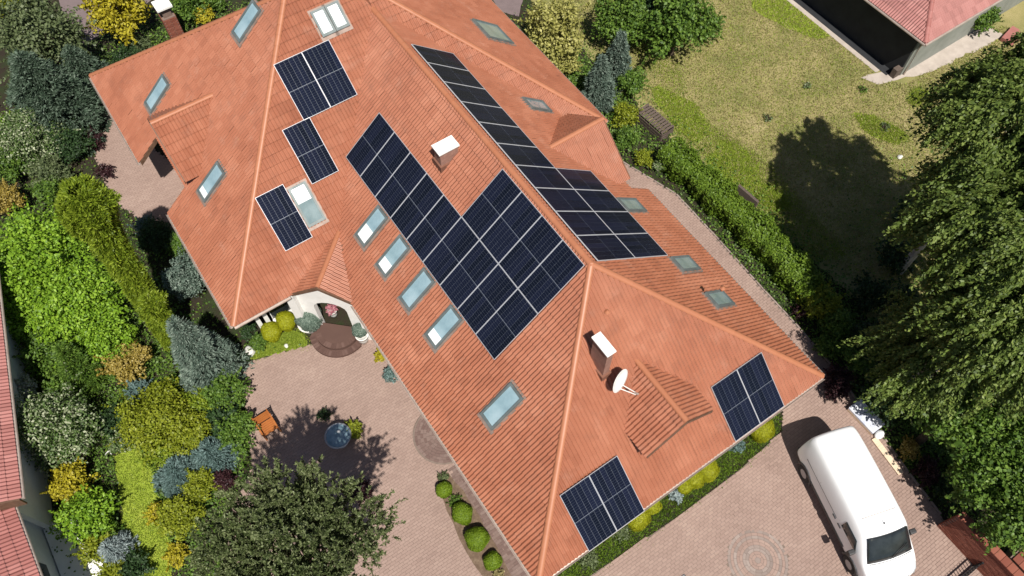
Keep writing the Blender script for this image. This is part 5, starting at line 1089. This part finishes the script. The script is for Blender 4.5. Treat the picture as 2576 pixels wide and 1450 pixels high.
# brick boundary wall, brick by brick on the visible face and coping
bw = empty('brick_wall', (12.62, -7.0, 0)); tag(bw, 'low red brick wall at the bottom right of the driveway', 'wall')
MB().box((-.085, -1.9, 0), (.085, 1.2, 1.5)).build('core', M['mortar'], bw)
bme_ = MB().box((-.012, -.115, 0), (.012, .115, .066)).mesh('brick', M['brick'])
cnt = 0
for j in range(20):
    for i in range(13):
        y_ = -1.78 + i * .24 + (.12 if j % 2 else 0)
        if y_ > 1.1: continue
        b = obj('brick', bme_, bw); b.location = (-.09 + random.gauss(0, .0015), y_, .02 + j * .075)
cme = MB().box((-.15, -.115, 0), (.15, .115, .06)).mesh('coping_brick', M['brick'], bevel=.006)
for i in range(13): b = obj('coping_brick', cme, bw); b.location = (0, -1.78 + i * .24, 1.50)
eme = MB().box((-.075, -.01, 0), (.075, .012, .066)).mesh('brick', M['brick'])
for j in range(20): b = obj('brick', eme, bw); b.location = (0, 1.21, .02 + j * .075)
b2 = empty('brick_wall', (13.4, -8.15, 0)); tag(b2, 'sunlit brick pier top in the bottom right corner', 'wall'); MB().box((-.3, -.5, 0), (.5, .5, 1.1)).build('core', M['mortar'], b2)
for i in range(4):
    for j in range(4): b = obj('coping_brick', cme, b2); b.location = (-.16 + .0 + (i % 2) * .31, -.40 + j * .24, 1.10 if i < 2 else 1.10); b.hide_render = False; 
    if i == 1: break
# iron gate rail on the driveway
gt = empty('gate', (12.2, -7.35, 0)); tag(gt, 'low black iron gate lying open along the driveway end', 'gate')
MB().box((-2.2, -.025, .12), (.3, .025, .17)).build('bottom_rail', M['iron'], gt); MB().box((-2.2, -.02, .50), (.3, .02, .54)).build('top_rail', M['iron'], gt)
bar = MB().box((-.011, -.011, .1), (.011, .011, .62)).mesh('bar', M['iron'])
for i in range(22): b = obj('bar', bar, gt); b.location = (-2.15 + i * .114, 0, 0)
for sx in (-2.2, .3): MB().box((sx - .03, -.03, 0), (sx + .03, .03, .66)).build('post', M['iron'], gt)

# ------------------------------------------------------------------ courtyard things
bo = empty('fountain_bowl', (-2.72, 8.22, .05)); tag(bo, 'round grey blue water bowl on a pedestal in the courtyard', 'fountain')
MB().lathe([(.26, 0), (.28, .05), (.12, .10), (.10, .40), (.18, .46), (.10, .48)], (0, 0, 0), 24).build('pedestal', M['stone'], bo, True)
MB().lathe([(.08, .42), (.30, .46), (.44, .56), (.475, .62), (.47, .645), (.435, .645), (.42, .60), (.25, .52), (.05, .50)], (0, 0, 0), 40).build('bowl', M['steel'], bo, True)
MB().lathe([(.02, .606), (.425, .607)], (0, 0, 0), 40).build('water', M['water'], bo)
MB().lathe([(.05, .56), (.06, .64), (.02, .68)], (.10, .12, 0), 12).build('spout', M['whitecap'], bo, True)
be = empty('bench', (-4.62, 10.0, .055), math.radians(2)); tag(be, 'orange brown slatted wooden seat at the courtyard edge', 'bench')
sl = MB().box((-.30, -.035, 0), (.30, .035, .025)).mesh('slat', M['wood'])
for i in range(6): b = obj('slat', sl, be); b.location = (0, -.22 + i * .083, .42)
for i in range(4): b = obj('slat', sl, be); b.location = (0, .27 + i * .025, .53 + i * .10); b.rotation_euler = (math.radians(76), 0, 0)
for sx in (-.28, .28):
    MB().box((sx - .022, -.26, 0), (sx + .022, -.21, .62)).build('leg', M['wood'], be); MB().tube([(sx, .20, 0), (sx, .26, .45), (sx, .37, .92)], .022, 6).build('leg', M['wood'], be); MB().box((sx - .03, -.27, .62), (sx + .03, .30, .65)).build('armrest', M['wood'], be)
def pot(x, y, r, h, label, sq=1.0):
    o = MB().lathe([(r * .72, 0), (r * .9, h * .5), (r, h * .92), (r * 1.06, h * .94), (r * 1.06, h), (r * .9, h), (r * .86, h * .85), (.02, h * .85)], (0, 0, 0), 24).build('planter', M['pot'], None, True); o.location = (x, y, .055); tag(o, label, 'planter', 'white planters at the entry'); return o
c = bp(779, 818, .25); pot(c[0], c[1], .40, .42, 'white round planter under the grey green ball at the entry')
c = bp(912, 848, .35); pot(c[0], c[1], .24, .50, 'white round planter under the long eave near the entry steps')
c = bp(836, 782, .45); pot(c[0], c[1], .17, .45, 'small white planter with pink flowers in the porch'); plant('broad', 0, 0, .62, .22, 'pink', 'pink flowers in the small porch planter', 'flowers', 'flowers', world=(float(c[0]), float(c[1])), leaf=.05)
def rock(px_, py_, r, label, sq=.7):
    c = bp(px_, py_, r * .4); me = bpy.data.meshes.new('rock'); bm = bmesh.new(); bmesh.ops.create_icosphere(bm, subdivisions=3, radius=r)
    rg = np.random.default_rng(int(px_)); ph = rg.uniform(0, 6, 6)
    for v in bm.verts:
        k = 1 + .10 * math.sin(v.co.x / r * 3 + ph[0]) + .09 * math.sin(v.co.y / r * 4 + ph[1]) + .06 * math.sin(v.co.z / r * 7 + ph[2]); v.co *= k; v.co.z *= sq
    bm.to_mesh(me); bm.free(); me.materials.append(M['stone']); me.polygons.foreach_set('use_smooth', np.ones(len(me.polygons), bool)); o = obj('rock', me); o.location = (c[0], c[1], r * .35); tag(o, label, 'rock', 'pale garden rocks')
rock(627, 884, .21, 'pale round rock at the corner of the entry lawn'); rock(720, 870, .09, 'small grey rock by the entry lawn edge'); rock(332, 1062, .10, 'white stone at the top of the garden lawn'); rock(2264, 395, .12, 'pale rock in the tree shade on the dry lawn')
# white garden ornament at the lawn head
o = MB().tube([(-.18, 0, .25), (.05, .02, .34), (.2, .05, .30)], [.03, .05, .02], 8).tube([(-.05, 0, 0), (-.02, .02, .3)], [.03, .03], 6).tube([(.08, .05, 0), (.08, .03, .32)], [.03, .03], 6).build('garden_ornament', M['pot'], None, True)
c = bp(283, 1140, .1); o.location = (c[0], c[1], .01); tag(o, 'small white garden ornament at the head of the lawn', 'ornament')
# slatted timber crate by the hedge top
cr = empty('compost_crate', (15.75, 13.25, .0), math.radians(4)); tag(cr, 'weathered slatted timber crate at the top end of the hedge', 'crate')
bdm = MB().box((-.36, -.05, 0), (.36, .05, .025)).mesh('board', M['oldwood']); lng = MB().box((-.012, -.85, -.055), (.012, .85, .055)).mesh('board', M['oldwood']); sht = MB().box((-.36, -.012, -.055), (.36, .012, .055)).mesh('board', M['oldwood'])
for i in range(11): b = obj('board', bdm, cr); b.location = (0, -.78 + i * .155, .56)
for j in range(3):
    for sx in (-.37, .37): b = obj('board', lng, cr); b.location = (sx, 0, .1 + j * .16)
    for sy in (-.85, .85): b = obj('board', sht, cr); b.location = (0, sy, .1 + j * .16)
for sx in (-.34, .34):
    for sy in (-.82, .82): MB().box((sx - .03, sy - .03, 0), (sx + .03, sy + .03, .55)).build('post', M['oldwood'], cr)
pk = MB()
for k_2 in (0, 1): pass
o = MB().box((-.06, -.55, 0), (.06, .55, .9)).build('garden_screen', M['oldwood'], bevel=.006); c = bp(1862, 512, .3); o.location = (16.05, 7.75, 0); o.rotation_euler = (0, math.radians(6), math.radians(4)); tag(o, 'weathered grey board standing on the lawn side of the hedge', 'board')
# dark red bollard by the right eave
bl = empty('bollard_lamp', (12.75, 7.55, .055)); tag(bl, 'dark red bollard lamp on the right path beside the eave', 'lamp')
MB().lathe([(.10, 0), (.10, .03), (.055, .05), (.055, .55), (.09, .56), (.09, .6), (.02, .66)], (0, 0, 0), 16).build('post', M['brick'], bl); MB().lathe([(.07, .6), (.07, .72), (.10, .73), (.03, .80)], (0, 0, 0), 16).build('lamp_head', M['fascia'], bl)
# brick garden chimney behind the rear roof
pi_ = empty('brick_pillar', tuple(bp(432, 62, 1.5)[:2]) + (0,)); tag(pi_, 'free standing brick chimney pillar with pale cap behind the rear roof', 'chimney')
MB().box((-.29, -.29, 0), (.29, .29, 2.1)).build('shaft', M['mortar'], pi_); MB().box((-.2, -.2, 2.1), (.2, .2, 2.6)).build('neck', M['mortar'], pi_); MB().box((-.36, -.36, 2.6), (.36, .36, 2.72)).build('cap', M['whitecap'], pi_, bevel=.02)
pb = MB().box((-.13, -.012, 0), (.13, .012, .066)).mesh('brick', M['brick'])
for j in range(27):
    for sd_ in range(4):
        for i in (-1, 1): b = obj('brick', pb, pi_); t = sd_ * math.pi / 2; b.matrix_basis = Matrix.Rotation(t, 4, 'Z') @ Matrix.Translation((i * .14 + (.03 if j % 2 else -.03), -.297, .02 + j * .076))
# terracotta tile stack and steps far right corner
o = MB().box((-.9, -.5, 0), (.9, .5, .08)).box((-.9, -.3, .08), (.9, .5, .2)).box((-.9, -.1, .2), (.9, .5, .32)).build('red_steps', M['redtile']); c = bp(2545, 92, .1); o.location = (c[0], c[1], .0); o.rotation_euler = (0, 0, .2); o.scale = (.6, .6, .7); tag(o, 'red brick garden steps beside the right neighbour house', 'steps')
# drain grate in the driveway
dr = empty('drain_grate', (4.3, -2.3, .05)); tag(dr, 'small square iron drain grate in the brick driveway', 'drain')
MB().box((-.16, -.16, -.02), (.16, .16, .003)).build('frame', M['iron'], dr)
for i in range(6): MB().box((-.14, -.135 + i * .048, .003), (.14, -.105 + i * .048, .010)).build('bar', M['steel'], dr)
bpy.context.view_layer.update()
